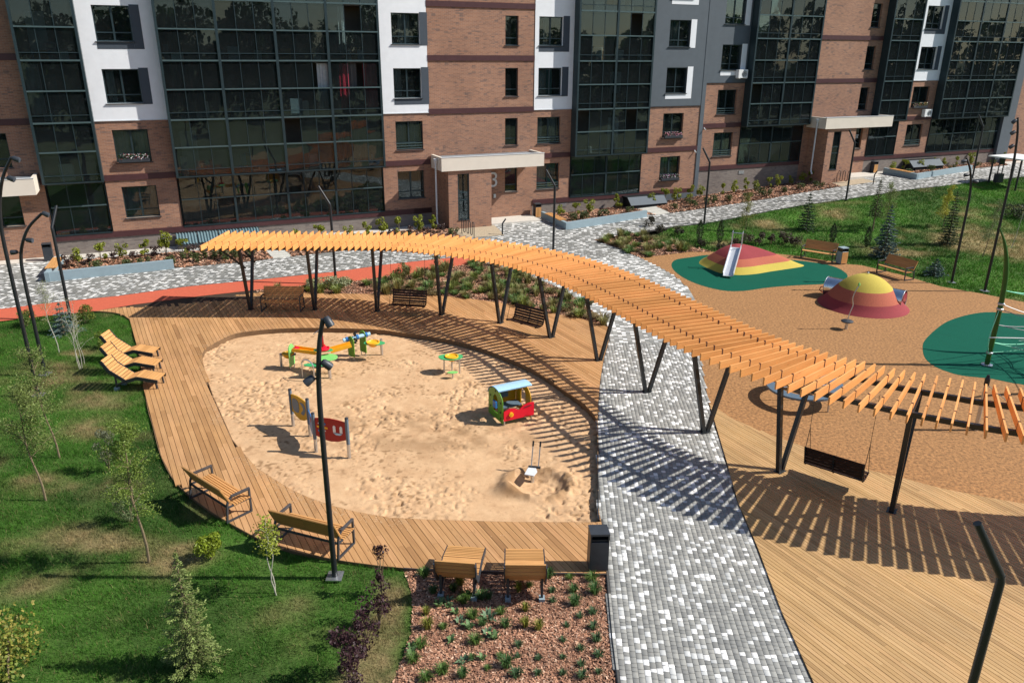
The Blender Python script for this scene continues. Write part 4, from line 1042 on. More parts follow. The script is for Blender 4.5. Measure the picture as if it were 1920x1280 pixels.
# braces at the free end
b = vbase[0]; d = np.hypot(near[:, 0] - b[0], near[:, 1] - b[1]); s0 = s_[np.argmin(d)]
for fr_ in (0.75, 2.3):
    q, nn = near_at(s0); c1 = q + nn * fr_; q2, n2 = near_at(max(0.02, s0 - 1.0)); c2 = q2 + n2 * fr_
    a = np.array([*(b * .32 + c1 * .68), 2.0]); MB().bar(a, (*c2, ZT - SLAT_H - .12), .07, .07).build('brace', M['black'], PG)

# ------------------------------------------------------------------ foliage builders
def leaf_quads(c, size, col, aspect=1.0, dirs=None, jit=1.0):
    c = np.asarray(c, float); n = len(c); size = np.broadcast_to(np.asarray(size, float), (n,))
    if dirs is None: a = RNG.normal(0, 1, (n, 3))
    else: a = np.asarray(dirs, float) + RNG.normal(0, .25 * jit, (n, 3))
    a /= np.linalg.norm(a, axis=1, keepdims=True); b = RNG.normal(0, 1, (n, 3)); b -= a * (a * b).sum(1, keepdims=True); b /= np.linalg.norm(b, axis=1, keepdims=True)
    s = size[:, None]; w = s * 1.0 / aspect
    V = np.stack([c - a * s * .5, c + b * w * .5 - a * s * .05, c + a * s * .5, c - b * w * .5 - a * s * .05], 1).reshape(-1, 3)
    col = np.broadcast_to(np.asarray(col, float), (n, 3)) * RNG.uniform(.72, 1.3, (n, 1))
    return V, np.arange(4 * n).reshape(-1, 4), np.repeat(col, 4, 0)
def leaf_mesh(name, c, size, col, parent=None, aspect=1.0, dirs=None, mat='leaf', jit=1.0):
    V, F, C = leaf_quads(c, size, col, aspect, dirs, jit); return obj(name, mesh_np(name, V, F, M[mat], {'Col': C}), parent)
def clumps(n, centers, rad, squash=1.0):
    i = RNG.integers(0, len(centers), n); d = RNG.normal(0, 1, (n, 3)); d /= np.linalg.norm(d, axis=1, keepdims=True)
    r = np.asarray(rad)[i] * RNG.uniform(.3, 1.0, n) ** .6; p = np.asarray(centers)[i] + d * r[:, None] * np.array([1, 1, squash]); return p
def sapling(pos, H, crown_lo, R, col, leaves, lsize, label, cat='tree', grp=None, lean=(0, 0), bark='bark', trunks=1, aspect=2.2, name='sapling', weep=0.0, trad=.022, dens_top=1.0):
    t = thing(name, pos, 0, label, cat, grp); tips = []; tw = MB()
    for k in range(trunks):
        off = (0, 0) if trunks == 1 else (random.uniform(-.06, .06), random.uniform(-.06, .06)); sp = (0, 0) if trunks == 1 else (random.uniform(-.25, .25), random.uniform(-.2, .2))
        pts = [(off[0] + (lean[0] + sp[0]) * f + .035 * math.sin(f * 9 + k * 2), off[1] + (lean[1] + sp[1]) * f + .03 * math.cos(f * 7 + k), H * f - (.06 if f == 0 else 0)) for f in np.linspace(0, 1, 9)]
        MB().tube(pts, [trad * (1.05 - .8 * i / 8) for i in range(9)], 7).build('trunk', M[bark], t, True)
        nb = max(7, int(14 * H / 2.5))
        for j in range(nb):
            f = crown_lo + (1 - crown_lo) * (j + random.random()) / nb; i = min(7, int(f * 8)); g = f * 8 - i
            b0 = np.array(pts[i]) * (1 - g) + np.array(pts[i + 1]) * g; a = random.uniform(0, 6.283); rr = R * (1.15 - .75 * ((f - crown_lo) / (1 - crown_lo))) * random.uniform(.55, 1.1)
            e = b0 + np.array([math.cos(a) * rr, math.sin(a) * rr, rr * random.uniform(.25, .9) - weep * rr]); mid = (b0 + e) / 2 + np.array([0, 0, .08 + weep * .15])
            tw.tube([b0, mid, e], [trad * .35, trad * .25, .003], 5)
            for s in np.linspace(.25, 1, 7): q = b0 * (1 - s) ** 2 + 2 * mid * s * (1 - s) + e * s * s; tips.append((q, .05 + .1 * rr * s))
        for s in np.linspace(crown_lo + .1, 1, 6): i = min(7, int(s * 8)); tips.append((np.array(pts[i + 1]), .10))
    tw.build('twigs', M[bark], t)
    leaves = int(leaves * 4.2); lsize *= .8; aspect *= 1.2; col = tuple(c * 1.45 for c in col); C = np.array([q for q, r in tips]); r = np.array([r for q, r in tips]) * 2.4; p = clumps(leaves, C, r)
    d = RNG.normal(0, 1, (leaves, 3)); d[:, 2] -= .5 + weep
    leaf_mesh('crown', p, RNG.uniform(.6, 1.35, leaves) * lsize, col, t, aspect, d); return t
def spruce(pos, H, R, col, label, grp=None, lo=.04, n_mul=1.0, ns=1.0, name='spruce_tree', droop=.18, whorl=None):
    t = thing(name, pos, 0, label, 'tree', grp); br = MB(); br.tube([(0, 0, -.08), (0, 0, H * .5), (0, 0, H * .985)], [.02 + H * .012, .014 + H * .005, .006], 7)
    P_, D_, S_, CC = [], [], [], []; nw = whorl or max(7, int(H * 6))
    for k in range(nw):
        f = k / (nw - 1); z = H * (lo + (1 - lo) * f * .97); L_ = R * (1 - f) ** .85 * random.uniform(.85, 1.1) + .04; nb = max(4, int(9 - 4 * f))
        a0 = random.uniform(0, 6.28)
        for j in range(nb):
            a = a0 + 6.283 * j / nb + random.uniform(-.25, .25); l = L_ * random.uniform(.72, 1.12); u = np.array([math.cos(a), math.sin(a), 0]); sd = np.array([-u[1], u[0], 0])
            m = max(8, int(60 * n_mul * l / max(R, .3) * (R ** .5)))
            s = RNG.uniform(.08, 1, m); up = -droop * s * l + .10 * s ** 2 * l
            w = (1 - s) * .28 * l + .03; side = RNG.uniform(-1, 1, m) * w
            q = np.array([0, 0, z]) + u * (s * l)[:, None] + sd * side[:, None] + np.c_[np.zeros((m, 2)), up + RNG.normal(0, .018, m)]
            P_.append(q); D_.append(u + sd * (np.sign(side) * .7)[:, None] + np.array([0, 0, -.05])); S_.append(ns * RNG.uniform(.6, 1.2, m) * (.06 + .075 * min(R, 1.3)))
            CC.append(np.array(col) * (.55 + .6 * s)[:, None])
            br.tube([(0, 0, z), tuple(np.array([0, 0, z]) + u * l * .9 + np.array([0, 0, -droop * .9 * l]))], [.008, .003], 4, False)
    top = np.c_[RNG.normal(0, .015, 30), RNG.normal(0, .015, 30), RNG.uniform(H * .93, H * 1.02, 30)]; P_.append(top); D_.append(np.tile([0, 0, 1.0], (30, 1))); S_.append(np.full(30, .06)); CC.append(np.tile(np.array(col) * 1.1, (30, 1)))
    br.build('trunk', M['bark'], t)
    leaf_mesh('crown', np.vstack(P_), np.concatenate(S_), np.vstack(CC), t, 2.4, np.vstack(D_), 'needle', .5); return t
def column_juniper(pos, H, R, col, label, grp=None):
    t = thing('juniper', pos, 0, label, 'shrub', grp); MB().tube([(0, 0, -.05), (0, 0, H * .4)], [.02, .01], 6).build('trunk', M['bark'], t)
    n = 700; f = RNG.uniform(.02, 1, n); a = RNG.uniform(0, 6.283, n); r = R * np.sin(np.pi * np.clip(f * .93 + .07, 0, 1)) ** .7 * RNG.uniform(.45, 1.05, n)
    p = np.c_[np.cos(a) * r, np.sin(a) * r, f * H]; d = np.c_[np.cos(a) * .4, np.sin(a) * .4, np.ones(n)]; leaf_mesh('crown', p, RNG.uniform(.06, .12, n), np.array(col), t, 2.4, d, 'needle'); return t
def shrub_mesh(H, R, n, lsize, col, stems=5, aspect=1.5, up=.4, lo=.15, gaps=7):
    cs = [np.array([random.uniform(-R, R) * .65, random.uniform(-R, R) * .65, H * random.uniform(lo + .1, .92)]) for _ in range(gaps)]
    n = int(n * 1.8); lsize *= 1.05; p = clumps(n, np.array(cs), np.array([R * random.uniform(.3, .6) for _ in cs]), 1.1); p = p[p[:, 2] > .02]; p[:, 2] = np.minimum(p[:, 2], H * 1.05)
    d = RNG.normal(0, 1, (len(p), 3)); d[:, 2] += up; V, F, C = leaf_quads(p, RNG.uniform(.6, 1.3, len(p)) * lsize, col, aspect, d)
    me = mesh_np('foliage', V, F, M['leaf'], {'Col': C}); st = MB()
    for c in cs[:stems]: st.tube([(0, 0, -.04), (c[0] * .4, c[1] * .4, c[2] * .5), tuple(c)], [.012, .009, .004], 5)
    return me, st.mesh('stems', M['bark'])
def shrub(pos, ms, label, cat='shrub', grp=None, s=1.0, name='shrub'):
    t = thing(name, pos, random.uniform(0, 6.28), label, cat, grp); t.scale = (s * random.uniform(.85, 1.15), s * random.uniform(.85, 1.15), s * random.uniform(.85, 1.15))
    obj('foliage', ms[0], t); obj('stems', ms[1], t); return t
def tuft_mesh(H, R, n, col, w=.012, spread=.9):
    a = RNG.uniform(0, 6.283, n); r0 = RNG.uniform(0, R * .35, n); h = H * RNG.uniform(.6, 1.15, n); out = R * RNG.uniform(.2, 1, n) * spread
    c, s = np.cos(a), np.sin(a); z0 = np.full(n, -.03)
    b = np.c_[c * r0, s * r0, z0]; m = np.c_[c * (r0 + out * .45), s * (r0 + out * .45), h * .75]; e = np.c_[c * (r0 + out), s * (r0 + out), h * RNG.uniform(.55, 1, n)]
    sd = np.c_[-s, c, np.zeros(n)] * w / 2
    V = np.stack([b - sd, b + sd, m + sd, m - sd, e], 1).reshape(-1, 3); i = np.arange(n)[:, None] * 5
    F = np.vstack([np.hstack([i, i + 1, i + 2]), np.hstack([i, i + 2, i + 3]), np.hstack([i + 3, i + 2, i + 4])])
    cc = np.asarray(col) * RNG.uniform(.7, 1.35, (n, 1)); return mesh_np('tuft', V, F, M['leaf'], {'Col': np.repeat(cc, 5, 0)})

# ------------------------------------------------------------------ beds and kerbs along the building
def bedpoly(name, px, label, dens=170, size=0.13, dz=0.03):
    pl = PP(px); structure(sheet('planting_bed', pl, M['soil'], dz - .01, 1.0)); chips('bark_mulch', pl, dens, size, label, dz - .01)
    return pl
apron = [tuple(fac(u, 0.02)[:2]) for u in (-31, 62)] + [tuple(fac(u, 0.95)[:2]) for u in (62, -31)]
structure(sheet('concrete_apron', apron, M['concrete'], 0.012, 2.0))
bedL = bedpoly('b', [(100, 524), (326, 503), (475, 490), (512, 485), (497, 469), (400, 470), (330, 473), (230, 481), (112, 491)], 'bark mulch behind the long low grey planter wall')
bedL2 = bedpoly('b', [(547, 481), (630, 472), (720, 462), (800, 453), (868, 447), (838, 426), (760, 433), (650, 442), (530, 465)], 'bark mulch in the bed between stepping slabs and entrance porch')
bedR1 = bedpoly('b', [(1064, 424), (1212, 403), (1229, 403), (1170, 384), (1075, 394), (1035, 402)], 'bark mulch in the planter with the bench beside the entrance')
bedR2 = bedpoly('b', [(1256, 400), (1347, 387), (1440, 373), (1515, 360), (1577, 350), (1540, 338), (1470, 345), (1390, 357), (1310, 368), (1212, 380)], 'bark mulch in the long bed between the two entrances')
bedR3 = bedpoly('b', [(1722, 330), (1820, 317), (1890, 310), (1870, 298), (1780, 305), (1700, 316)], 'bark mulch in the planter by the unnumbered entrance')
for pl in ([(868, 447), (945, 441), (932, 427), (922, 419), (838, 426)], [(1577, 350), (1642, 341), (1602, 331), (1545, 338)]):
    structure(sheet('gravel_strip', PP(pl), M['gravel'], 0.012, 1.0))
def slab_path(a, b, c, d, n):
    A, B, C, D = [P(*q) for q in (a, b, c, d)]; t = structure(thing('stepping_path'))
    for i in range(n):
        k0, k1 = (i + .04) / n, (i + .96) / n; q = [A + (D - A) * k0, B + (C - B) * k0, B + (C - B) * k1, A + (D - A) * k1]
        mb = MB(); mb.add([(*p[:2], T(*p[:2]) - .02) for p in q] + [(*p[:2], T(*p[:2]) + .035) for p in q], [(4, 5, 6, 7), (0, 1, 5, 4), (1, 2, 6, 5), (2, 3, 7, 6), (3, 0, 4, 7)]); mb.build('slab', M['slabpale'], t)
slab_path((512, 485), (547, 481), (530, 466), (497, 469), 4); slab_path((1229, 404), (1256, 400), (1212, 380), (1170, 384), 5)

def planter(corners, hts, label, bench=None, nslat=7):
    """low wall along ground corners; bench = (i, j) wall segment that carries a timber seat"""
    q = [P(*c) for c in corners]; t = thing('planter', q[0], 0, label, 'planter'); o0 = q[0]
    for i in range(len(q) - 1):
        a, b = q[i] - o0, q[i + 1] - o0; d = (b - a)[:2]; d = d / np.hypot(*d)
        mb = MB(); k = np.array([-d[1], d[0]]) * .1; e = d * (.1 if i < len(q) - 2 else 0)
        a2, b2 = a[:2], b[:2]; za, zb = a[2], b[2]; lo = -.15
        c = [(*a2, za + lo), (*(b2), zb + lo), (*(b2 + 2 * k), zb + lo), (*(a2 + 2 * k), za + lo), (*a2, za + hts), (*b2, zb + hts), (*(b2 + 2 * k), zb + hts), (*(a2 + 2 * k), za + hts)]
        mb.add(c, [(4, 5, 6, 7), (0, 1, 5, 4), (1, 2, 6, 5), (2, 3, 7, 6), (3, 0, 4, 7)]); mb.build('wall', M['planter'], t)
        if bench == i:
            L_ = np.hypot(*(b2 - a2)); mid = (a2 + b2) / 2; n = 5
            for s in range(n):
                c2 = mid + k * (s / (n - 1) * 4.2 - .6); so = MB().box((0, 0, 0), (L_ * .6, .075, .04)).build('slat', M['bench_wood'], t); so.location = (*c2, (za + zb) / 2 + hts + .03)
                so.rotation_euler = (0, math.atan2(za - zb, L_), math.atan2(d[1], d[0]))
    return t
planter([(112, 494), (86, 529), (327, 504)], .46, 'long low grey planter wall with timber seat, near the corrugated cellar roof', bench=0)
planter([(1014, 409), (1061, 431), (1213, 407)], .44, 'low grey planter with timber seat beside the entrance numbered 3', bench=0)
planter([(1655, 325), (1718, 337), (1822, 320)], .44, 'low grey planter with timber seat beside the unnumbered entrance', bench=0)

# ------------------------------------------------------------------ lamps
def bent_lamp(px, py, label, h=3.95, base=None, grp='bent black lamp posts', dr=(-.48, .05)):
    b = P(px, py) if base is None else base
    t = thing('lamp_post', b, 0, label, 'lamp post', grp)
    MB().tube([(0, 0, -.1), (0, 0, 1.2), (0, 0, h - .06), (-.02, 0, h + .02)], [.066, .066, .062, .062], 12).build('pole', M['black'], t, True)
    MB().tube([(-.02, 0, h + .02), (-.02 + dr[0], dr[1], h + .85)], [.062, .055], 12).build('light_head', M['black'], t, True)
    MB().lathe([(.13, 0), (.13, .015), (.09, .02)], 12).build('base_flange', M['graphite'], t); return t
bent_lamp(630, 533, 'bent black lamp post standing in white flowers behind the swings')
bent_lamp(1037, 481, 'bent black lamp post on the paving in front of the entrance planter')
bent_lamp(1320, 420, 'bent black lamp post at the lawn edge by the slide mound')
bent_lamp(1586, 375, 'bent black lamp post at the lawn edge before the unnumbered entrance')
bent_lamp(1823, 334, 'bent black lamp post near the planter of the unnumbered entrance')
bent_lamp(133, 600, 'bent black lamp post rising behind the blue spruce at the deck tip', dr=(.08, .5))
q = P(1877, 1085, z=3.95); bent_lamp(0, 0, 'bent black lamp post standing on the wooden deck under the pergola shadow', base=np.array([q[0], q[1], DECK_Z]))
def spot(t, p, d, r=.085, L_=.21, arm=None):
    p = vec(p); d = Vector(d).normalized()
    h = MB(); h.tube([p - d * L_ * .5, p - d * L_ * .35, p + d * L_ * .2, p + d * L_ * .5], [r * .55, r * .85, r, r], 12)
    s = h.build('spotlight', M['graphite'], t, True)
    MB().tube([p + d * L_ * .5, p + d * (L_ * .5 + .01)], r * .85, 12).build('lens', M['accent'], s)
    if arm is not None: MB().tube([arm, p], .022, 6).build('bracket', M['black'], t)
def curved_lamp(px, py, H, top, heads, label, r=.064):
    b = P(px, py); t = thing('spotlight_mast', b, 0, label, 'lamp post', 'curved masts with spotlights')
    tx, ty = top
    k = [(0, 0, -.1), (0, 0, H * .35), (0, 0, H * .6), (tx * .03, ty * .03, H * .72), (tx * .18, ty * .18, H * .82), (tx * .5, ty * .5, H * .92), (tx, ty, H)]
    pts = smooth_path(k, 4); n = len(pts); MB().tube(pts, [r * (1 - .3 * i / (n - 1)) for i in range(n)], 12).build('mast', M['black'], t, True)
    MB().box((0, 0, .02), (.34, .34, .03)).build('base_plate', M['galv'], t)
    for z, side, aim in heads:
        i = int(np.argmin(np.abs(pts[:, 2] - z))); c = pts[i]; p = (c[0] + side[0], c[1] + side[1], c[2] + side[2]); spot(t, p, aim, arm=c)
    return t
curved_lamp(628, 1081, 6.0, (.20, .03), [(6.0, (.1, 0, -.05), (.5, -.2, -.85)), (5.1, (.16, -.02, .0), (.6, .2, -.6)), (4.75, (-.17, -.05, -.03), (-.7, -.3, -.55))], 'black mast with three spotlights in the lawn beside the deck benches')
curved_lamp(72, 741, 7.8, (.75, .1), [(7.75, (.12, 0, -.05), (.8, .1, -.35)), (7.2, (.25, 0, 0), (.8, 0, -.3)), (6.2, (-.2, 0, 0), (-.8, 0, -.4))], 'black curved mast with spotlights on the lawn by the leafy willow saplings')
curved_lamp(85, 702, 5.75, (1.0, .1), [(5.75, (.12, 0, -.02), (.8, .1, -.4)), (4.85, (.2, 0, 0), (.8, 0, -.1)), (4.45, (-.22, 0, .02), (-.9, 0, -.1))], 'black curved mast with three spotlights rising before the brick wall and planter')
curved_lamp(1784, 530, 6.2, (-.55, 0), [(6.1, (-.15, 0, -.02), (-.8, .1, -.2)), (5.35, (-.2, 0, 0), (-.9, 0, -.1)), (5.05, (.22, 0, 0), (.9, 0, -.2))], 'black curved mast with spotlights beside the small blue spruce')
curved_lamp(1846, 546, 8.2, (-.3, 0), [(8.1, (-.15, 0, 0), (-.6, 0, -.6)), (7.6, (-.2, 0, 0), (-.7, 0, -.5)), (6.9, (-.2, 0, 0), (-.7, 0, -.5))], 'tall black mast with spotlights beside the green climber pole')

# ------------------------------------------------------------------ benches
def make_bench(name, L_=1.78):
    t = thing(name)
    for i in range(7):
        o = MB().box((0, 0, 0), (L_, .048, .034)).build('seat_slat', M['bench_wood'], t); o.location = (0, -.50 + i * .066, .435 - i * .004)
    for i in range(6):
        f = i / 5; o = MB().box((0, 0, 0), (L_, .03, .078)).build('back_slat', M['bench_wood'], t); o.location = (0, .0 + f * .2, .53 + f * .40); o.rotation_euler = (RAD(-26), 0, 0)
    for s in (-1, 1):
        o = MB().box((0, 0, 0), (L_ / 2 - .008, .012, .5)).build('back_panel', M['oak_panel'], t); o.location = (s * L_ / 4, .125, .725); o.rotation_euler = (RAD(-26), 0, 0)
        x = s * (L_ / 2 - .03); r = MB(); pts = [(x, -.53, .03), (x, -.53, .655), (x, -.06, .655), (x, .03, .60), (x, .08, .5), (x, .14, .03)]
        for a, b in zip(pts[:-1], pts[1:]): r.bar(a, b, .045, .045, (1, 0, 0))
        r.bar((x, -.55, .022), (x, .16, .022), .05, .04, (1, 0, 0)); r.bar((x, -.5, .40), (x, .06, .40), .04, .04, (1, 0, 0)); r.build('side_frame', M['graphite'], t)
        MB().bar((x, -.55, .68), (x, -.04, .68), .06, .02, (0, 0, 1)).build('armrest', M['steel_edge'], t)
    MB().bar((-L_ / 2 + .05, .06, .38), (L_ / 2 - .05, .06, .38), .04, .04).build('cross_bar', M['graphite'], t)
    return t
def place(t, pos, f, label, cat, grp=None):
    f = np.asarray(f[:2], float); f = f / np.hypot(*f)
    t.location = tuple(float(c) for c in pos); t.rotation_euler = (0, 0, math.atan2(f[0], -f[1])); tag(t, label, cat, grp); return t
bench0 = make_bench('bench'); first = [True]
def put_bench(rear_l, rear_r, front_dir_px, z, label):
    """rear or front feet pixels (ends) and a pixel on the facing side"""
    a, b = P(*rear_l, z=z), P(*rear_r, z=z); m_ = (a + b) / 2; e = (b - a)[:2] / np.hypot(*(b - a)[:2]); f = np.array([-e[1], e[0]])
    if np.dot(P(*front_dir_px, z=z)[:2] - m_[:2], f) < 0: f = -f
    t = bench0 if first[0] else copy_tree(bench0); first[0] = False
    return t, m_, f
def bench_rear(l, r, fpx, z, label):
    t, m_, f = put_bench(l, r, fpx, z, label); place(t, (m_[0] + f[0] * .12, m_[1] + f[1] * .12, z), f, label, 'bench', 'slatted park benches')
def bench_front(l, r, z, label):
    t, m_, f = put_bench(l, r, (960, 1280), z, label); place(t, (m_[0] - f[0] * .5, m_[1] - f[1] * .5, z), f, label, 'bench', 'slatted park benches')
bench_rear((358, 933), (429, 980), (478, 957), DECK_Z, 'slatted bench on the deck curve, seen from behind, nearer the reclining seats')
bench_rear((515, 1017), (638, 1049), (669, 1020), DECK_Z, 'slatted bench on the deck beside the spotlight mast')
bench_front((490, 584), (565, 584.5), DECK_Z, 'slatted bench under the pergola between two V-shaped posts')
bench_front((1499.5, 483), (1561.5, 493), 0.0, 'slatted bench at the lawn edge with a bin at its end')
bench_front((1643, 511), (1697, 527), 0.0, 'slatted bench at the lawn edge above the tunnel dome')

# ------------------------------------------------------------------ reclining seats
PROF = [(-.36, 1.07), (-.15, .74), (.38, .36), (.77, .49), (1.47, .37)]
PROF2 = [(-.24, 1.06), (-.17, .74), (.12, .40), (.66, .50), (1.2, .40)]
def lounger(pos, rz, W, label, legdrop=0.0, PROF=PROF):
    t = thing('reclining_seat', pos, rz, label, 'lounger', 'timber reclining seats')
    for (x0, z0), (x1, z1), n in zip(PROF[:-1], PROF[1:], (3, 6, 4, 7)):
        a = math.atan2(z1 - z0, x1 - x0); L_ = math.hypot(x1 - x0, z1 - z0)
        for i in range(n):
            f = (i + .5) / n; o = MB().box((0, 0, 0), (W, L_ / n - .018, .03)).build('slat', M['bench_wood'], t)
            o.location = (x0 + (x1 - x0) * f, 0, z0 + (z1 - z0) * f); o.rotation_euler = Matrix(((0, -math.cos(a), -math.sin(a)), (1, 0, 0), (0, -math.sin(a), math.cos(a)))).to_euler()
    for s in (-1, 1):
        y = s * (W / 2 - .06); r = MB()
        for (x0, z0), (x1, z1) in zip(PROF[:-1], PROF[1:]): r.bar((x0, s * (W / 2 + .014), z0 - .05), (x1, s * (W / 2 + .014), z1 - .05), .12, .025, (0, 1, 0))
        r.build('side_rail', M['graphite'], t)
        l = MB(); l.bar((.0, y, -legdrop + .02), (.02, y, .58), .05, .05, (0, 1, 0)); l.bar((0.0, y, .16), (PROF[3][0] - .02, y, PROF[3][1] - .05), .05, .06, (0, 1, 0)); l.build('leg', M['graphite'], t)
        MB().bar((PROF[4][0] - .09, y, .035), (PROF[4][0] - .11, y, PROF[4][1] - .05), .05, .05, (0, 1, 0)).build('leg', M['graphite'], t)
        MB().box((0, y, -legdrop + .05), (.16, .12, .12)).build('foot', M['planter'], t)
for px, py, nm in ((219, 732, 'reclining timber seat on the lawn edge, end of the row facing the benches'), (217, 704, 'reclining timber seat in the middle of the row of three'), (216, 680, 'reclining timber seat at the shrub end of the row of three')):
    b = P(px, py, z=-.03); lounger((b[0], b[1] + .3, 0.0), RAD(-1), .62, nm, .04)
b = P(858, 1121, z=-.05); lounger((b[0], b[1], 0.0), RAD(84), .84, 'reclining timber seat over the mulch bed, farther from the black bin', .06, PROF2)
b = P(984, 1126, z=-.05); lounger((b[0], b[1], 0.0), RAD(90), .84, 'reclining timber seat over the mulch bed, nearer the black bin', .06, PROF2)

# ------------------------------------------------------------------ hanging swings
def make_swing(W=1.55):
    t = thing('hanging_swing'); prof = [(-.42, .03), (-.30, .0), (-.18, -.03), (-.06, -.03), (.03, .02)]
    for i, (y, z) in enumerate(prof):
        o = MB().box((0, 0, 0), (W, .105, .028)).build('seat_slat', M['wenge'], t); o.location = (0, y, z)
    for i in range(5):
        f = i / 4; o = MB().box((0, 0, 0), (W, .024, .095)).build('back_slat', M['wenge'], t); o.location = (0, .07 + f * .14, .10 + f * .42); o.rotation_euler = (RAD(-18), 0, 0)
    for x in (-W / 2 + .03, 0, W / 2 - .03):
        r = MB(); pts = [(x, -.46, -.01), (x, -.2, -.06), (x, .02, -.03), (x, .10, .06), (x, .25, .58)]
        for a, b in zip(pts[:-1], pts[1:]): r.bar(a, b, .035, .035, (1, 0, 0))
        r.build('bracket', M['black'], t)
    for s in (-1, 1):
        x = s * (W / 2 - .01); r = MB(); k = (x, .0, 1.05)
        r.tube([(x, -.42, .0), k], .009, 5); r.tube([(x, .18, .36), k], .009, 5); r.tube([k, (x, 0, 2.42)], .007, 5); r.build('rope', M['black'], t)
    return t
swing0 = make_swing(); fs = [True]
def put_swing(a, b, zf, facing, label, rear=False):
    A, B = P(*a, z=zf), P(*b, z=zf); m_ = (A + B) / 2; e = (B - A)[:2] / np.hypot(*(B - A)[:2]); f = np.array([e[1], -e[0]])   # towards the viewer
    if rear: f = -f
    t = swing0 if fs[0] else copy_tree(swing0); fs[0] = False
    off = -.05 if rear else .42
    pos = m_ - np.array([f[0] * off, f[1] * off, 0]); pos[2] = .47; place(t, pos, f, label, 'swing', 'dark slatted swings hung from the pergola')
put_swing((729, 573), (795, 577), .45, 0, 'dark slatted swing hanging level before the wide mulch bed')
put_swing((950, 600), (1005, 615), .45, 0, 'dark slatted swing hanging at an angle near the paved path')
put_swing((1506, 868), (1620, 904), .45, 0, 'dark slatted swing turned away, seen as a plain dark back panel', True)

# ------------------------------------------------------------------ bins, racks, bollards, signs
def litter_bin(pos, rz, mt, label, wood_front=False, w=.42, d=.38, h=.92):
    t = thing('litter_bin', pos, rz, label, 'bin', 'litter bins')
    MB().span(-w / 2, w / 2, -d / 2, d / 2, .03, h - .22).build('body', mt, t)
    c = MB(); c.span(-w / 2, w / 2, d / 2 - .03, d / 2, h - .22, h - .05); c.span(-w / 2, -w / 2 + .03, -d / 2, d / 2 - .03, h - .22, h - .05); c.span(w / 2 - .03, w / 2, -d / 2, d / 2 - .03, h - .22, h - .05); c.build('opening_frame', M['black'], t)
    MB().span(-w / 2 - .004, w / 2 + .004, -d / 2 - .004, d / 2 + .004, h - .05, h).build('lid', mt, t)
    MB().span(-w / 2 + .04, w / 2 - .04, -d / 2 + .04, d / 2 - .04, h - .22, h - .17).build('liner', M['black'], t)
    MB().span(-w / 2 + .04, w / 2 - .04, -d / 2 + .04, d / 2 - .04, -.05, .03).build('plinth', M['black'], t)
    if wood_front:
        for i in range(5): MB().span(-w / 2 + .01 + i * (w - .02) / 5, -w / 2 + .005 + (i + 1) * (w - .02) / 5, -d / 2 - .022, -d / 2 - .002, .05, h - .24).build('slat', M['bench_wood'], t)
b = P(1121, 1070, z=DECK_Z); litter_bin((b[0], b[1] + .16, DECK_Z), RAD(3), M['graphite'], 'black metal litter bin on the deck corner beside the paved path', h=.98)
litter_bin(P(1577, 494), RAD(20), M['planter'], 'grey litter bin with timber front beside the lawn edge bench', True)
litter_bin(P(1007, 407), FAC_A, M['graphite'], 'dark litter bin with timber front against the plinth by entrance 3', True)
litter_bin(P(1637, 324), FAC_A, M['graphite'], 'dark litter bin with timber front beside the planter seat at the unnumbered entrance', True)
litter_bin(P(93, 488), FAC_A, M['graphite'], 'dark litter bin at the long planter wall', False)
def rack(a, b, h, label):
    A, B = P(*a), P(*b); t = thing('bicycle_rack', A, 0, label, 'bicycle rack', 'wave bicycle racks'); d = B - A; pts = []; n = 7
    for i in range(n):
        q0 = d * (i / n); q1 = d * ((i + 1) / n)
        top, low = h, .22
        z = top if i % 2 == 0 else low
        if i == 0: pts.append((0, 0, -.05))
        for k in range(7):
            f = k / 6; ang = math.pi * f; c = (q0 + q1) / 2; r_ = np.linalg.norm((q1 - q0)) / 2
            u_ = (q1 - q0) / (2 * r_); p = c - u_ * r_ * math.cos(ang); pts.append((p[0], p[1], z + (1 if i % 2 == 0 else -1) * r_ * math.sin(ang)))
    pts.append((d[0], d[1], -.05 + d[2])); MB().tube(pts, .024, 7).build('wave_tube', M['black'], t, True)
    for q in ((0, 0, .005), tuple(d)): MB().lathe([(.06, 0), (.06, .012)], 10, q).build('base_flange', M['black'], t)
rack((866, 437), (889, 448), .8, 'black wave bicycle rack on the gravel by the entrance numbered 3'); rack((1560, 341), (1592, 343), .8, 'black wave bicycle rack on the gravel by the unnumbered entrance')
for (px, py), lb in (((942, 440), 'short bent black bollard light before the entrance numbered 3'), ((1637, 345), 'short bent black bollard light before the unnumbered entrance')):
    t = thing('bollard_light', P(px, py), 0, lb, 'bollard', 'bollard lights'); MB().tube([(0, 0, -.05), (0, 0, .68)], .045, 8).build('post', M['black'], t); MB().tube([(0, 0, .68), (.2, .1, .95)], .045, 8).build('light_head', M['black'], t)
b = P(1870, 344); t = thing('waste_station', b, FAC_A, 'black waste station with box and framed sign on two legs', 'bin')
MB().span(-.3, .3, -.2, .2, .1, .75).build('box', M['graphite'], t)
for x in (-.25, .25): MB().span(x - .025, x + .025, -.03, .03, 0, 1.9).build('leg', M['black'], t)
MB().span(-.29, .29, -.04, .0, 1.45, 1.95).build('sign_board', M['black'], t); MB().span(-.25, .25, -.05, -.041, 1.5, 1.9).build('sign_face', M['accent'], t)
b = P(1903, 358); t = thing('shelter', b, FAC_A, 'black framed shelter with flat white roof at the lawn end of the paved walk', 'shelter')
for x, y in ((0, 0), (2.6, 0), (0, 2.2), (2.6, 2.2)): MB().span(x - .05, x + .05, y - .05, y + .05, -.6, 2.25).build('post', M['black'], t)
MB().span(-.25, 2.9, -.25, 2.5, 2.25, 2.34).build('roof', M['white_plastic'], t)
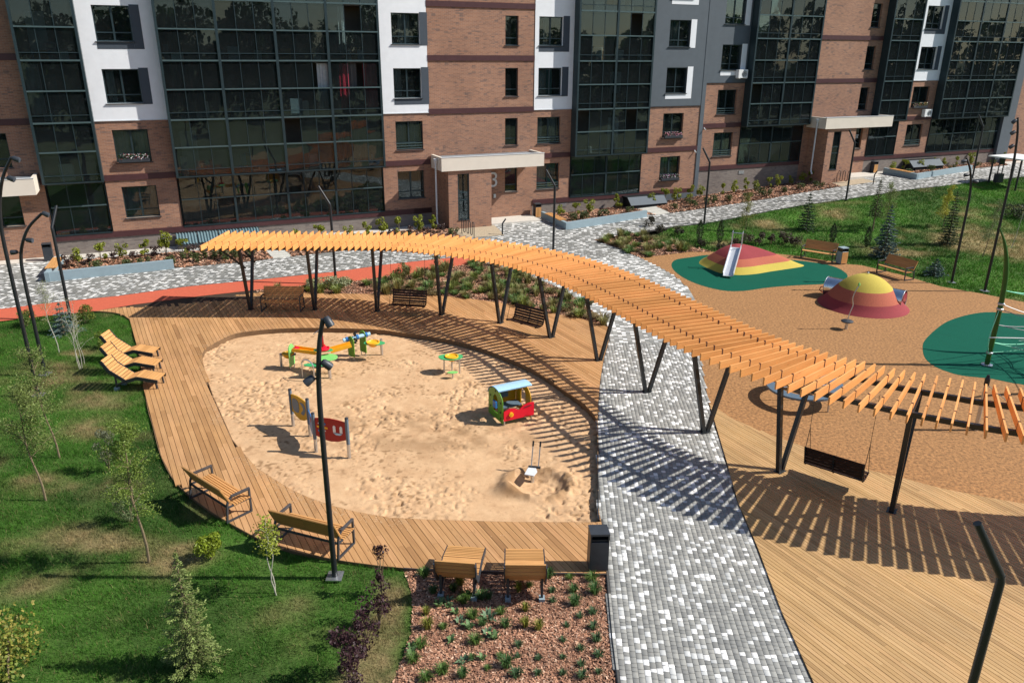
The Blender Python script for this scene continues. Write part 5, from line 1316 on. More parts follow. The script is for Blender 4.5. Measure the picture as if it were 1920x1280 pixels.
# window boxes with flowers
def window_box(u, z, w, cols, label):
    t = thing('window_box', fac(u, 0, z), FAC_A, label, 'flower box', 'flower boxes on window sills')
    MB().span(0, w, -.24, -.07, .0, .17).build('box', M['graphite'], t); n = 260
    c = np.c_[RNG.uniform(0, w, n), RNG.uniform(-.28, -.04, n), RNG.uniform(.14, .42, n)]
    pal = np.array(cols + [(0.04, 0.10, 0.02)] * len(cols)); cc = pal[RNG.choice(len(pal), n)]
    leaf_mesh('flowers', c, RNG.uniform(.035, .075, n), cc, t)['kind'] = 'stuff'
window_box(-17.1, 5.23, 1.5, [(0.85, 0.85, 0.85), (0.8, 0.75, 0.78), (0.45, 0.05, 0.08)], 'flower box with white and red flowers under the grey curtained window')
window_box(17.3, 5.23, 1.5, [(0.75, 0.22, 0.35), (0.8, 0.5, 0.6)], 'flower box full of pink flowers on the upper brick window')
window_box(17.3, 2.28, 1.5, [(0.85, 0.83, 0.85), (0.55, 0.05, 0.4), (0.8, 0.75, 0.78)], 'flower box with white and magenta flowers on the lower brick window')
window_box(41.3, 6.73, 1.6, [(0.85, 0.75, 0.3), (0.8, 0.78, 0.75), (0.5, 0.05, 0.1)], 'flower box with yellow and white flowers above an air conditioner')

# ------------------------------------------------------------------ play equipment in the sand
class Rel:
    """points of a thing read at photograph pixels on given levels, relative to its base"""
    def __init__(s, b): s.b = np.asarray(b, float)
    def __call__(s, px, py, z): return P(px, py, z=z) - s.b
def disc(c, r, t, n=20, sx=1, sy=1): return [(c[0] + r * sx * math.cos(2 * math.pi * k / n), c[1] + r * sy * math.sin(2 * math.pi * k / n)) for k in range(n)]
def plate(mb, pts, z, t=.025): return mb.prism(pts, t, (0, 0, z), (1, 0, 0), (0, 1, 0))
def bowl(parent, c, r, mt, d=.14):
    MB().lathe([(r * .45, -d), (r * .85, -d * .45), (r * .97, -.02), (r * 1.12, .015), (r * 1.12, .055), (r * .95, .055), (r * .85, .022), (r * .1, .016)], 20, c).build('bowl', M[mt], parent, True)
# water and sand table
b0 = on_sand(612, 700); R0 = Rel(b0); W = thing('sand_and_water_table', b0, 0, 'colourful sand and water play table with yellow troughs and red pump', 'play table')
def leg(parent, c, r, z1, mt='galv', z0=-.25): MB().tube([(c[0], c[1], z0), (c[0], c[1], z1)], r, 10).build('leg', M[mt], parent)
c = R0(614, 670, .55); plate(MB(), disc(c, .36, 0, 24, 1, .95), c[2]).build('table_top', M['g_light'], W); leg(W, R0(619, 709, -.1), .055, c[2] - .02); leg(W, (c[0] + .0, c[1] + .05), .05, c[2] - .02)
c = R0(590, 684, .38); plate(MB(), disc(c, .33, 0, 20, 1.2, .5), c[2]).build('side_shelf', M['g_mid'], W)
c = R0(606, 656, .72); plate(MB(), disc(c, .32, 0, 16, 1.1, .55), c[2]).build('pump_table', M['g_mid'], W); pc = c
for k in range(8):
    a = k * math.pi / 4; MB().tube([(pc[0] + .17 * math.cos(a), pc[1] + .17 * math.sin(a), pc[2]), (pc[0] + .2 * math.cos(a), pc[1] + .2 * math.sin(a), pc[2] + .14)], .035, 6).build('bolt_cap', M['g_red'], W) if k % 2 == 0 else None
MB().lathe([(.22, 0), (.24, .05), (.16, .1), (.09, .12)], 16, (pc[0], pc[1], pc[2] + .015)).build('pump_base', M['g_red'], W, True)
MB().tube([(pc[0], pc[1], pc[2] + .1), (pc[0] - .03, pc[1], pc[2] + .78)], .055, 10).build('pump', M['g_dred'], W)
MB().tube([(pc[0] - .3, pc[1] - .05, pc[2] + .62), (pc[0] - .03, pc[1], pc[2] + .8), (pc[0] + .22, pc[1] + .02, pc[2] + .95)], .016, 6).build('pump_handle', M['galv'], W)
def trough(a, b, w, mt='g_yellow'):
    a, b = vec(a), vec(b); d = b - a; d2 = Vector((d.x, d.y, 0)).normalized(); s = Vector((-d2.y, d2.x, 0)) * w / 2; up = Vector((0, 0, .12)); t = MB()
    t.bar(a, b, w, .025); t.bar(a + s + up / 2, b + s + up / 2, .025, .12); t.bar(a - s + up / 2, b - s + up / 2, .025, .12); t.build('trough', M[mt], W)
trough(R0(550, 656, .62), R0(594, 662, .52), .30); trough(R0(620, 659, .52), R0(658, 648, .66), .30)
def fin(c, ang, w, h, mt):
    """round-topped upright board on two short legs"""
    u_ = (math.cos(ang), math.sin(ang), 0); pts = [(-w / 2, .12), (w / 2, .12), (w / 2, h - w / 2)] + [(w / 2 * math.cos(t_), h - w / 2 + w / 2 * math.sin(t_)) for t_ in np.linspace(.2, math.pi - .2, 8)] + [(-w / 2, h - w / 2)]
    o = MB().prism(pts, .03, (c[0], c[1], 0), u_, (0, 0, 1)).build('upright_board', M[mt], W)
    for s in (-.35, .35): MB().tube([(c[0] + u_[0] * w * s, c[1] + u_[1] * w * s, -.25), (c[0] + u_[0] * w * s, c[1] + u_[1] * w * s, .13)], .02, 6).build('leg', M['galv'], W)
f1, f2, f3 = R0(549, 690, -.1), R0(660, 673, -.1), R0(682, 665, -.1)
fin(f1, RAD(80), .42, .95, 'g_light'); fin(f2, RAD(140), .36, .92, 'g_green'); fin(f3, RAD(140), .36, 1.0, 'g_green')
h = .78; a, b_ = np.array([f2[0] - .28, f2[1] - .02, h - .02]), np.array([f3[0] + .28, f3[1] + .06, h + .06])
MB().tube([a, b_], .075, 12).build('drum', M['g_blue'], W, True)
for f in (.14, .52, .85): c = a + (b_ - a) * f; dv = (b_ - a) / np.linalg.norm(b_ - a); MB().tube([c - dv * .04, c + dv * .04], .1, 12).build('collar', M['g_dblue'], W)
c = a + (b_ - a) * .45; wm = MB()
for k in range(6): an = k * math.pi / 3; wm.tube([c, c + np.array([.0, math.cos(an) * .2, math.sin(an) * .2])], .03, 6); wm.box(c + np.array([.0, math.cos(an) * .2, math.sin(an) * .2]), (.1, .06, .06))
wm.build('paddle_wheel', M['black'], W)
c = R0(702, 643, .55); plate(MB(), disc(c, .4, 0, 20, 1.0, .55), c[2]).build('table_top', M['g_mid'], W); bowl(W, (c[0] - .05, c[1], c[2]), .22, 'g_yellow'); leg(W, R0(716, 664, -.1), .05, c[2] - .02)
c = R0(540, 664, .42); plate(MB(), disc(c, .3, 0, 20, 1.0, .6), c[2]).build('seat', M['g_slate'], W); bowl(W, (c[0], c[1], c[2]), .2, 'g_ochre'); leg(W, R0(528, 686, -.1), .05, c[2] - .02)
MB().lathe([(.1, 0), (.12, .06), (.02, .12)], 10, (f1[0] + .18, f1[1] + .05, .72)).build('funnel', M['g_red'], W)
a, b_ = R0(568, 708, -.1), R0(590, 715, -.1); m_ = (a + b_) / 2; pts = [(*a[:2], -.2), (*a[:2], .55)] + [(a[0] + (b_[0] - a[0]) * (1 - math.cos(t_)) / 2, a[1] + (b_[1] - a[1]) * (1 - math.cos(t_)) / 2, .55 + .2 * math.sin(t_)) for t_ in np.linspace(.3, math.pi - .3, 7)] + [(*b_[:2], .55), (*b_[:2], -.2)]
MB().tube(pts, .022, 8).build('arch', M['galv'], W, True)
# small table with bowl
b0 = on_sand(846, 698); t = thing('sand_table', b0, RAD(10), 'low green play table with yellow bowl and a small stool', 'play table')
tri = smooth_path([(-.42, .18), (0, .33), (.42, .14), (.34, -.18), (0, -.3), (-.36, -.16)], 5, True); plate(MB(), [tuple(q) for q in tri], .6).build('table_top', M['g_mid'], t); bowl(t, (.03, .0, .6), .22, 'g_yellow')
for x, y in ((-.25, 0.02), (.3, -.08), (.05, .2)): leg(t, (x, y), .03, .59)
plate(MB(), [tuple(q) for q in smooth_path([(-.2, -.52), (.0, -.42), (.2, -.52), (.0, -.64)], 5, True)], .22).build('stool_seat', M['g_light'], t); leg(t, (0, -.53), .03, .21)
# activity panels
pp = [on_sand(550, 798), on_sand(582, 817), on_sand(593, 847), on_sand(655, 858)]; b0 = pp[0]; t = thing('activity_panels', b0, 0, 'yellow and red activity panels between four grey posts in the sand', 'play panel')
Q = [q - b0 for q in pp]; H_ = 1.22
for q in Q:
    MB().tube([(q[0], q[1], -.3), (q[0], q[1], .42)], .05, 10).build('post_foot', M['galv'], t); MB().tube([(q[0], q[1], .42), (q[0], q[1], H_)], .054, 10).build('post', M['g_slate'], t); MB().lathe([(.056, 0), (.05, .03), (.02, .045)], 10, (q[0], q[1], H_)).build('post_cap', M['graphite'], t)
def panel(a, b, mt, curve, z0=.42, z1=1.1):
    d = (b - a)[:2]; L_ = np.hypot(*d); u_ = (d[0] / L_, d[1] / L_, 0); lo, hi = .055, L_ - .055
    pts = [(lo, z0 + .12)] + [(lo + (hi - lo) * f, z0 + .12 - curve * math.sin(math.pi * f)) for f in (.25, .5, .75)] + [(hi, z0 + .12), (hi, z1)] + [(hi + (lo - hi) * f, z1 + .05 * math.sin(math.pi * f)) for f in (.25, .5, .75)] + [(lo, z1)]
    return MB().prism(pts, .025, (a[0], a[1], 0), u_, (0, 0, 1)).build('panel', M[mt], t), u_, L_
def deco(pn, a, u_, pts, mt, off=.016):
    nrm = np.array([u_[1], -u_[0], 0]); o = np.array([a[0], a[1], 0]) + nrm * off; MB().prism(pts, .008, o, u_, (0, 0, 1)).build('decor', M[mt], pn)
pn, u_, L_ = panel(Q[0], Q[1], 'g_ochre', .16); deco(pn, Q[0], u_, [tuple(q) for q in smooth_path([(.14 * L_, .62), (.14 * L_, .98), (.46 * L_, .98), (.46 * L_, .62)], 4, True)], 'g_slate'); deco(pn, Q[0], u_, [tuple(q) for q in smooth_path([(.56 * L_, .98), (.78 * L_, 1.0), (.88 * L_, .82), (.74 * L_, .62), (.6 * L_, .64), (.74 * L_, .8), (.66 * L_, .92)], 4, True)], 'g_slate')
pn, u_, L_ = panel(Q[1], Q[2], 'g_dblue', .12, .35, .9); deco(pn, Q[1], u_, disc((L_ / 2, .8), .09, 0, 14), 'g_dred')
pn, u_, L_ = panel(Q[2], Q[3], 'g_dred', .12)
deco(pn, Q[2], u_, [(.1 * L_, .82), (.42 * L_, .80), (.42 * L_, .86), (.1 * L_, .88)], 'g_yellow'); deco(pn, Q[2], u_, [(.14 * L_, .94), (.3 * L_, .94), (.3 * L_, .97), (.14 * L_, .97)], 'white_plastic'); deco(pn, Q[2], u_, disc((.34 * L_, .95), .035, 0, 10), 'g_dblue'); deco(pn, Q[2], u_, disc((.16 * L_, .72), .035, 0, 10), 'g_dblue'); deco(pn, Q[2], u_, [(.2 * L_, .72), (.36 * L_, .72), (.36 * L_, .75), (.2 * L_, .75)], 'white_plastic')
deco(pn, Q[2], u_, [(.58 * L_, .72), (.66 * L_, .66), (.78 * L_, .66), (.86 * L_, .72)], 'g_blue'); deco(pn, Q[2], u_, [(.58 * L_, .74), (.66 * L_, .74), (.66 * L_, .92), (.62 * L_, .96), (.58 * L_, .92)], 'white_plastic'); deco(pn, Q[2], u_, [(.78 * L_, .74), (.86 * L_, .74), (.86 * L_, .92), (.82 * L_, .96), (.78 * L_, .92)], 'white_plastic')
# playhouse
fl, bl, frt = on_sand(943, 798), on_sand(913, 773), on_sand(1001, 785); e1 = (frt - fl)[:2]; w1 = np.hypot(*e1); ex = e1 / w1; d1 = 1.0
t = thing('playhouse', fl, math.atan2(ex[1], ex[0]), 'small playhouse car with green side, red front and pale blue curved roof', 'playhouse')
arch = [(0, .06), (d1, .06), (d1, .74)] + [(d1 * (.5 + .5 * math.cos(a)), .74 + .34 * math.sin(a)) for a in np.linspace(.2, math.pi - .2, 9)] + [(0, .74)]
def side(x, mt, nm, cut=True):
    mb = MB(); outer = arch; hole = [(d1 * .34, .28), (d1 * .66, .28), (d1 * .66, .70)] + [(d1 * (.5 + .16 * math.cos(a)), .70 + .18 * math.sin(a)) for a in np.linspace(.3, math.pi - .3, 6)] + [(d1 * .34, .70)]
    rings = [[Vector((p[0], p[1], 0)) for p in outer], [Vector((p[0], p[1], 0)) for p in hole]]; vs = rings[0] + rings[1]; tr = tessellate_polygon(rings); th = .012
    for s in (-1, 1): mb.add([(x + s * th, v.x, v.y) for v in vs], [tuple(f) for f in tr])
    for rg in (outer, hole):
        n = len(rg)
        for i in range(n): p, q = rg[i], rg[(i + 1) % n]; mb.quad((x - th, *p), (x - th, *q), (x + th, *q), (x + th, *p))
    return mb.build(nm, M[mt], t)
gs = side(0, 'g_green', 'side_wall'); 
for (y, z) in ((.14, .72), (.14, .4), (.86, .72), (.86, .36), (.5, 1.0), (.12, .2)): MB().tube([(-.03, y, z), (.0, y, z)], .03, 8).build('bolt', M['black'], gs)
MB().box((-.03, .5, .55), (.06, .2, .22)).build('steering_box', M['g_dblue'], gs)
side(w1 - .12, 'g_ochre', 'side_wall')
V = []; F = []
for i, a in enumerate(np.linspace(.02, math.pi - 1.1, 13)):
    y, z = d1 * .5 + .54 * math.cos(a), .78 + .33 * math.sin(a); V += [(-.02, y, z), (w1 + .06, y, z)]
for i in range(12): F.append((2 * i, 2 * i + 1, 2 * i + 3, 2 * i + 2))
MB().add(V, F).add([(p[0], p[1], p[2] - .025) for p in V], [tuple(reversed(f)) for f in F]).build('roof', M['g_blue'], t, True)
fr_ = [(0.02, .16), (w1 - .02, .16), (w1 - .02, .60), (w1 * .82, .62), (w1 * .62, .56), (w1 * .5, .44), (w1 * .36, .52), (w1 * .2, .55), (.02, .48)]; pnl = MB().prism(fr_, .03, (0, -.02, 0), (1, 0, 0), (0, 0, 1)).build('front_panel', M['g_red'], t)
MB().tube([(.26, -.04, .36), (.26, -.09, .36)], .075, 16).build('yellow_ring', M['g_yellow'], pnl); MB().tube([(.26, -.085, .36), (.26, -.1, .36)], .04, 12).build('ring_hole', M['g_ochre'], pnl)
MB().tube([(w1 * .66, -.05, .5), (w1 * .88, -.05, .54)], .012, 6).build('handle', M['black'], pnl)
bkp = MB(); bkp.span(.03, w1 - .15, d1 - .03, d1, .1, .74); bkp.build('back_panel', M['g_ochre'], t); MB().span(.1, w1 - .2, .45, .85, .34, .38).build('seat', M['g_slate'], t); MB().span(w1 * .3, w1 * .6, d1 - .06, d1 - .031, .5, .8).build('dashboard', M['g_slate'], t)
for x, y in ((.05, .0), (w1 - .1, .0), (.05, d1 - .05), (w1 - .1, d1 - .05)): MB().tube([(x, y, -.25), (x, y, .17)], .025, 8).build('foot', M['galv'], t)
# digger seat
b0 = on_sand(998, 903); t = thing('sand_digger', b0, RAD(-10), 'steel sand digger with two black handled levers in the dug pit', 'play digger')
MB().tube([(0, 0, -.3), (0, 0, .34)], .05, 10).build('post', M['galv'], t); MB().prism([(-.16, -.26), (.1, -.3), (.16, -.05), (.1, .12), (-.12, .12)], .03, (-.02, 0, .36), (1, 0, 0), (0, 1, 0)).build('seat', M['pale_paint'], t)
MB().bar((-.14, .16, .38), (.2, .16, .38), .05, .06).build('pivot', M['graphite'], t)
for x in (-.06, .14): MB().tube([(x, .16, .38), (x + .01, .36, .92)], .017, 7).build('lever', M['galv'], t); MB().tube([(x + .01, .36, .92), (x + .015, .41, 1.06)], .026, 7).build('grip', M['black'], t)

# ------------------------------------------------------------------ mound with slide
def mound(name, outline, peak, h, exps, bands_, label, ridge=None, mats=('m_yellow', 'm_orange', 'm_red'), z0=0.0, prof=None):
    o = np.asarray(outline); c = np.asarray(peak); t = thing(name, (c[0], c[1], z0), 0, label, 'play mound'); n = len(o); rings = np.linspace(0, 1, 25); V = []; 
    for r in rings:
        z = h * prof(r)
        for k in range(n): q = (o[k] - c) * r; V.append((q[0], q[1], z))
    me = [MB() for _ in mats]
    for i in range(len(rings) - 1):
        rm = (rings[i] + rings[i + 1]) / 2; bi = 0 if rm > bands_[0] else 1 if rm > bands_[1] else 2
        for k in range(n): j = (k + 1) % n; a = [V[i * n + k], V[(i + 1) * n + k], V[(i + 1) * n + j], V[i * n + j]]; me[bi].add(a, [(0, 1, 2, 3)])
    for m_, mt in zip(me, mats):
        ms = m_.mesh('band', M[mt]); bm = bmesh.new(); bm.from_mesh(ms); bmesh.ops.remove_doubles(bm, verts=bm.verts, dist=.0005)
        for f in bm.faces: f.smooth = True
        bm.to_mesh(ms); bm.free(); obj('colour_band', ms, t)
    return t
MO = [(1311, 491), (1323, 482), (1345, 476), (1380, 473), (1420, 475), (1465, 484), (1495, 493), (1507, 499), (1472, 505), (1445, 509), (1414, 514), (1380, 515.5), (1348, 511), (1317, 498)]
mo = smooth_path(PP(MO), 4, True); pk = P(1378, 496)[:2]; hm = 1.12
mnd = mound('slide_mound', mo, pk, hm, None, (.78, .58), 'rubber mound with red, orange and yellow bands carrying a steel slide', prof=lambda r: (1 - r ** 1.7) ** 1.2 if r < 1 else 0)
sl = thing('slide', (0, 0, 0), 0, 'steel slide with handrails running down the banded mound', 'slide')
tp, bt = P(1380, 464, z=1.16), P(1365, 516, z=.12); sl.location = tuple(bt); d_ = tp - bt; sd_ = np.array([-d_[1], d_[0], 0]); sd_ = sd_ / np.linalg.norm(sd_) * .26
MB().bar((0, 0, 0), d_, .5, .02).build('chute', M['chute'], sl)
for s in (-1, 1):
    MB().bar(sd_ * s + np.array([0, 0, .08]), d_ + sd_ * s + np.array([0, 0, .08]), .035, .17).build('side_wall', M['chute'], sl)
    a = d_ + sd_ * s; MB().tube([a, a + np.array([0, 0, .78]), a * 1.0 + d_ / np.linalg.norm(d_) * .28 + np.array([0, 0, .72]), a + d_ / np.linalg.norm(d_) * .28], .022, 8).build('handrail', M['galv'], sl)
a = d_ + np.array([0, 0, .78]); MB().tube([a - sd_, a + sd_], .02, 8).build('top_bar', M['galv'], sl)
MB().bar((0, 0, .0), (-d_[0] * .08, -d_[1] * .08, -.02), .5, .02).build('run_out', M['stainless'], sl)
# dome with tunnel
cd = P(1618, 571)[:2]; L0, R_, F_ = P(1539, 576)[:2], P(1698, 563)[:2], P(1618, 597)[:2]; rx = ry = 1.97; cd = np.array([16.2, 34.25]); ang0 = 0.0
do = [cd + np.array([math.cos(a) * rx * math.cos(ang0) - math.sin(a) * ry * math.sin(ang0), math.cos(a) * rx * math.sin(ang0) + math.sin(a) * ry * math.cos(ang0)]) for a in np.linspace(0, 2 * math.pi, 57)[:-1]]
DPR = smooth_path([(0, 1), (.2, .955), (.4, .82), (.58, .61), (.74, .36), (.88, .14), (1, 0)], 8)
dm = mound('tunnel_dome', do, cd, 1.47, None, (.79, .57), 'rubber dome with yellow top and red rim pierced by a steel tunnel', mats=('m_red', 'm_orange', 'm_yellow'), prof=lambda r: float(np.interp(r, DPR[:, 0], DPR[:, 1])))
a, b_ = P(1550, 536, z=.46)[:2] - cd, P(1695, 563, z=.46)[:2] - cd; ax = (b_ - a) / np.hypot(*(b_ - a)); V = []; F = []; n = 28; rt = .46
for ri, e in ((rt, a), (rt, b_), (rt - .012, b_), (rt - .012, a)):
    for k in range(n): th = 2 * math.pi * k / n; V.append((e[0] - ax[1] * ri * math.cos(th), e[1] + ax[0] * ri * math.cos(th), .46 + ri * math.sin(th)))
for i in range(4):
    for k in range(n): j = (k + 1) % n; i2 = (i + 1) % 4; F.append((i * n + k, i * n + j, i2 * n + j, i2 * n + k))
MB().add(V, F).build('tunnel', M['stainless'], dm, True)
for e in (a, b_): MB().tube([(e[0] - ax[1] * rt * math.cos(th), e[1] + ax[0] * rt * math.cos(th), .46 + rt * math.sin(th)) for th in np.linspace(0, 2 * math.pi, 29)], .014, 6).build('rim', M['galv'], dm, True)
MB().lathe([(.05, 0), (.05, .06), (.02, .08)], 10, (.05, .1, 1.46)).build('top_bolt', M['galv'], dm)
# stand-on spinners
def spinner(px, py, label, tip='g_light', lean=.25):
    b0 = P(px, py); t = thing('stand_on_spinner', b0, 0, label, 'play spinner', 'stand-on spinners'); MB().tube([(0, 0, -.05), (0, 0, .3)], .06, 10).build('post', M['galv'], t)
    MB().lathe([(.06, .28), (.24, .33), (.25, .37), (.22, .39), (.05, .42)], 20).build('foot_disc', M['graphite'], t, True)
    pts = smooth_path([(0, 0, .4), (.06, 0, .75), (.14, .02, 1.05), (.08, .02, 1.35), (.14, .02, 1.65), (lean, .02, 1.9)], 5); MB().tube(pts, .022, 8).build('wavy_pole', M['galv'], t, True)
    MB().lathe([(.05, 0), (.05, .06), (.01, .14)], 8, tuple(pts[-1])).build('tip', M[tip], t)
spinner(1586, 617, 'wavy steel spinner with black foot disc and green tip on the tan surface')
b0 = P(1548, 549); t = thing('play_hoop', b0, 0, 'small red hoop with white grip beside the steel tunnel', 'play hoop'); MB().tube([(0, 0, -.02), (-.2, 0, .06), (-.32, 0, .16), (-.28, 0, .3), (-.1, 0, .34)], .025, 8).build('hoop', M['g_dred'], t, True); MB().tube([(-.1, 0, .34), (.02, 0, .35)], .035, 8).build('grip', M['white_plastic'], t)
# ring carousel
cc = P(1508, 724, z=.5); t = thing('ring_carousel', (cc[0], cc[1], 0), 0, 'large flat blue-grey carousel ring beneath the pergola slats', 'carousel'); V = []; F = []; n = 40; tl = .06
for (r, dz) in ((1.22, 0), (1.22, .07), (.88, .07), (.88, 0)):
    for k in range(n): a = 2 * math.pi * k / n; V.append((r * math.cos(a), r * math.sin(a), .5 + dz + tl * r * math.cos(a)))
for i in range(4):
    for k in range(n): j = (k + 1) % n; i2 = (i + 1) % 4; F.append((i * n + k, i * n + j, i2 * n + j, i2 * n + k))
MB().add(V, F).build('ring', M['g_slate'], t)
for k in range(4): a = k * math.pi / 2 + .5; MB().tube([(1.05 * math.cos(a), 1.05 * math.sin(a), -.02), (1.05 * math.cos(a), 1.05 * math.sin(a), .5 + tl * math.cos(a))], .03, 8).build('stand', M['galv'], t)
MB().tube([(-.9, 0, .5 - .9 * tl), (.9, 0, .5 + .9 * tl)], .02, 6).build('cross_bar', M['galv'], t)
# climber
b0 = P(1850, 684); t = thing('rope_climber', b0, 0, 'rope climbing net on curved green steel masts over green rubber', 'climbing net')
HM = hgt(b0, 1890, 500)
def mast(o, bend):
    k = [(0, 0, -.1), (0, 0, 1.3), (.02 * bend[0], .02 * bend[1], 2.6), (.1 * bend[0], .1 * bend[1], 3.4), (.3 * bend[0], .3 * bend[1], 4.1), (.62 * bend[0], .62 * bend[1], 4.7), (bend[0], bend[1], 5.15)]
    pts = smooth_path([(q[0] + o[0], q[1] + o[1], q[2]) for q in k], 4); n_ = len(pts); MB().tube(pts, [.088 * (1 - .75 * max(0, (i / (n_ - 1) - .55)) / .45) for i in range(n_)], 12).build('mast', M['pole_green'], t, True)
    MB().lathe([(.2, 0), (.2, .03), (.13, .05)], 14, (o[0], o[1], 0)).build('base_flange', M['galv'], t)
    for z in (.45, 2.15, 2.35): MB().lathe([(.10, 0), (.12, .02), (.12, .07), (.10, .09)], 14, (o[0], o[1], z)).build('clamp', M['galv'], t)
MS = [(0, 0), (3.6, 1.2), (2.9, -2.6), (5.2, -1.2)]
for o_, bd in zip(MS, ((-.62, .1), (.5, .5), (.2, -.6), (.6, 0))): mast(o_, bd)
hub = np.array([2.7, -.3, 1.5]); rg, rm_ = [], []
def rope(a, b, sag, mt, r=.016):
    a, b = np.asarray(a, float), np.asarray(b, float); pts = [a + (b - a) * f + np.array([0, 0, -sag * 4 * f * (1 - f)]) for f in np.linspace(0, 1, 9)]; MB().tube(pts, r, 5).build('rope', M[mt], t)
for i, o_ in enumerate(MS):
    for z, mt in ((.5, 'rope_green'), (2.2, 'rope_grey'), (2.4, 'white_plastic')): rope((*o_, z), hub + np.array([0, 0, .3 * (z - 1.5)]), .12, mt)
    o2 = MS[(i + 1) % 4]
    for z, mt in ((.9, 'rope_green'), (1.6, 'rope_grey'), (2.9, 'rope_green')): rope((*o_, z), (*o2, z), .25, mt)
for k in range(7):
    a = np.array([*MS[0], .5 + .27 * k]); b_ = np.array([*MS[1], .5 + .27 * k]); f = .25 + .08 * k; rope(a + (hub - a) * f, b_ + (hub - b_) * f, .05, 'rope_grey', .012)
    c_ = np.array([*MS[2], .5 + .27 * k]); rope(a + (hub - a) * f, c_ + (hub - c_) * f, .05, 'rope_green' if k % 2 else 'rope_grey', .012)
rope((0, 0, 2.3), (-.35, -.3, 1.2), -.05, 'rope_green', .014); rope((-.35, -.3, 1.2), (-.1, -.1, .5), .1, 'rope_green', .014); rope((-.35, -.3, 1.2), (1.4, -.5, 1.25), .0, 'white_plastic', .02)
rope((.9, -.9, .02), (.9, -.9, 2.1), 0, 'rope_grey', .016)
b0 = P(1829, 806); t = thing('steel_post', b0, 0, 'plain steel post with black cap standing behind the pergola slats', 'post'); hp = hgt(b0, 1850, 722); MB().tube([(0, 0, -.05), (0, 0, hp)], .06, 12).build('shaft', M['galv'], t); MB().lathe([(.075, 0), (.075, .2), (.03, .34)], 12, (0, 0, hp)).build('cap', M['black'], t); MB().tube([(.05, 0, hp), (.7, -.25, hp - .5)], .01, 5).build('cable', M['black'], t)

# ------------------------------------------------------------------ plants
def gp(px, py, dz=-.03): q = P(px, py); q[2] += dz; return q
# saplings and conifers on the lawn beside the deck
WIL = (0.115, 0.15, 0.04)
def H_of(px, py, top): b = P(px, py); return max(.3, hgt(b, px, top))
def sap(px, py, top, *a, **k): b = gp(px, py); return sapling(b, H_of(px, py, top), *a, **k)
sap(84, 936, 735, .34, .85, WIL, 1500, .07, 'leafy willow sapling with a curved bare trunk on the open lawn', grp='willow saplings', lean=(-.25, .1), trad=.03)
sap(110, 856, 660, .42, .7, WIL, 1000, .07, 'thin willow sapling leaning beside the dark lamp mast', grp='willow saplings', lean=(-.3, .1), trad=.028)
sap(278, 1052, 800, .38, .62, (0.12, 0.17, 0.03), 1500, .065, 'bright green sapling with a crooked pale trunk behind the deck bench', grp='willow saplings', lean=(-.1, 0), trad=.034)
sap(515, 1112, 990, .55, .32, (0.20, 0.23, 0.03), 190, .075, 'two-stemmed yellow-green sapling in front of the spotlight mast', bark='bark_pale', trunks=2, aspect=1.3, trad=.016)
sap(150, 690, 560, .25, .5, (0.17, 0.18, 0.08), 160, .05, 'sparse multi-stemmed sapling beside the blue spruce', bark='bark_pale', trunks=3, trad=.014)
sap(110, 660, 535, .45, .5, (0.16, 0.18, 0.06), 220, .055, 'bare thin sapling standing in front of the red track', bark='bark_pale', trad=.018, lean=(-.2, 0))
sap(157, 682, 590, .6, .2, (0.2, 0.2, 0.05), 60, .05, 'very thin young sapling behind the reclining seats', bark='bark_pale', trad=.012)
SILV = (0.15, 0.165, 0.10); DKP = (0.055, 0.024, 0.030); YG = (0.24, 0.27, 0.03); LG = (0.10, 0.15, 0.03)
def uniq_shrub(px, py, top, R, n, ls, col, label, cat='shrub', grp=None, aspect=1.5, gaps=8, lo=.12):
    b = gp(px, py); return shrub(b, shrub_mesh(H_of(px, py, top), R, n, ls, col, 6, aspect, .4, lo, gaps), label, cat, grp)
uniq_shrub(205, 882, 800, .35, 900, .05, SILV, 'silvery grey shrub beside the bright green sapling', aspect=2.4)
uniq_shrub(245, 975, 890, .45, 1200, .055, (0.13, 0.17, 0.07), 'loose silvery green shrub at the foot of the crooked sapling', aspect=2.4, gaps=10)
uniq_shrub(396, 1045, 1008, .34, 700, .09, (0.20, 0.26, 0.02), 'low yellow-green juniper spreading on the lawn below the deck bench', aspect=3)
uniq_shrub(50, 610, 580, .45, 700, .06, LG, 'rounded green shrub beside the red track and lamp mast')
uniq_shrub(160, 605, 568, .4, 600, .06, (0.16, 0.19, 0.03), 'rounded yellow-green shrub at the deck tip')
uniq_shrub(188, 652, 620, .3, 350, .06, (0.15, 0.2, 0.03), 'small shrub tucked behind the reclining seats')
hd = gp(12, 1278); 
t = thing('hedge', hd, 0, 'dense yellow-green hedge with small oval leaves', 'hedge'); n = 4200; p = np.c_[RNG.uniform(-1.3, .22, n), RNG.uniform(-.9, 1.0, n), RNG.uniform(.0, 1.0, n)]; p[:, 2] *= 1 + .12 * np.sin(p[:, 1] * 7)
leaf_mesh('foliage', p, RNG.uniform(.05, .09, n), np.array([(0.22, 0.24, 0.04), (0.15, 0.19, 0.03), (0.30, 0.26, 0.06)])[RNG.choice(3, n)], t, 1.4)
MB().tube([(0, 0, -.1), (0, .3, .7)], .02, 6).build('stem', M['bark'], t)
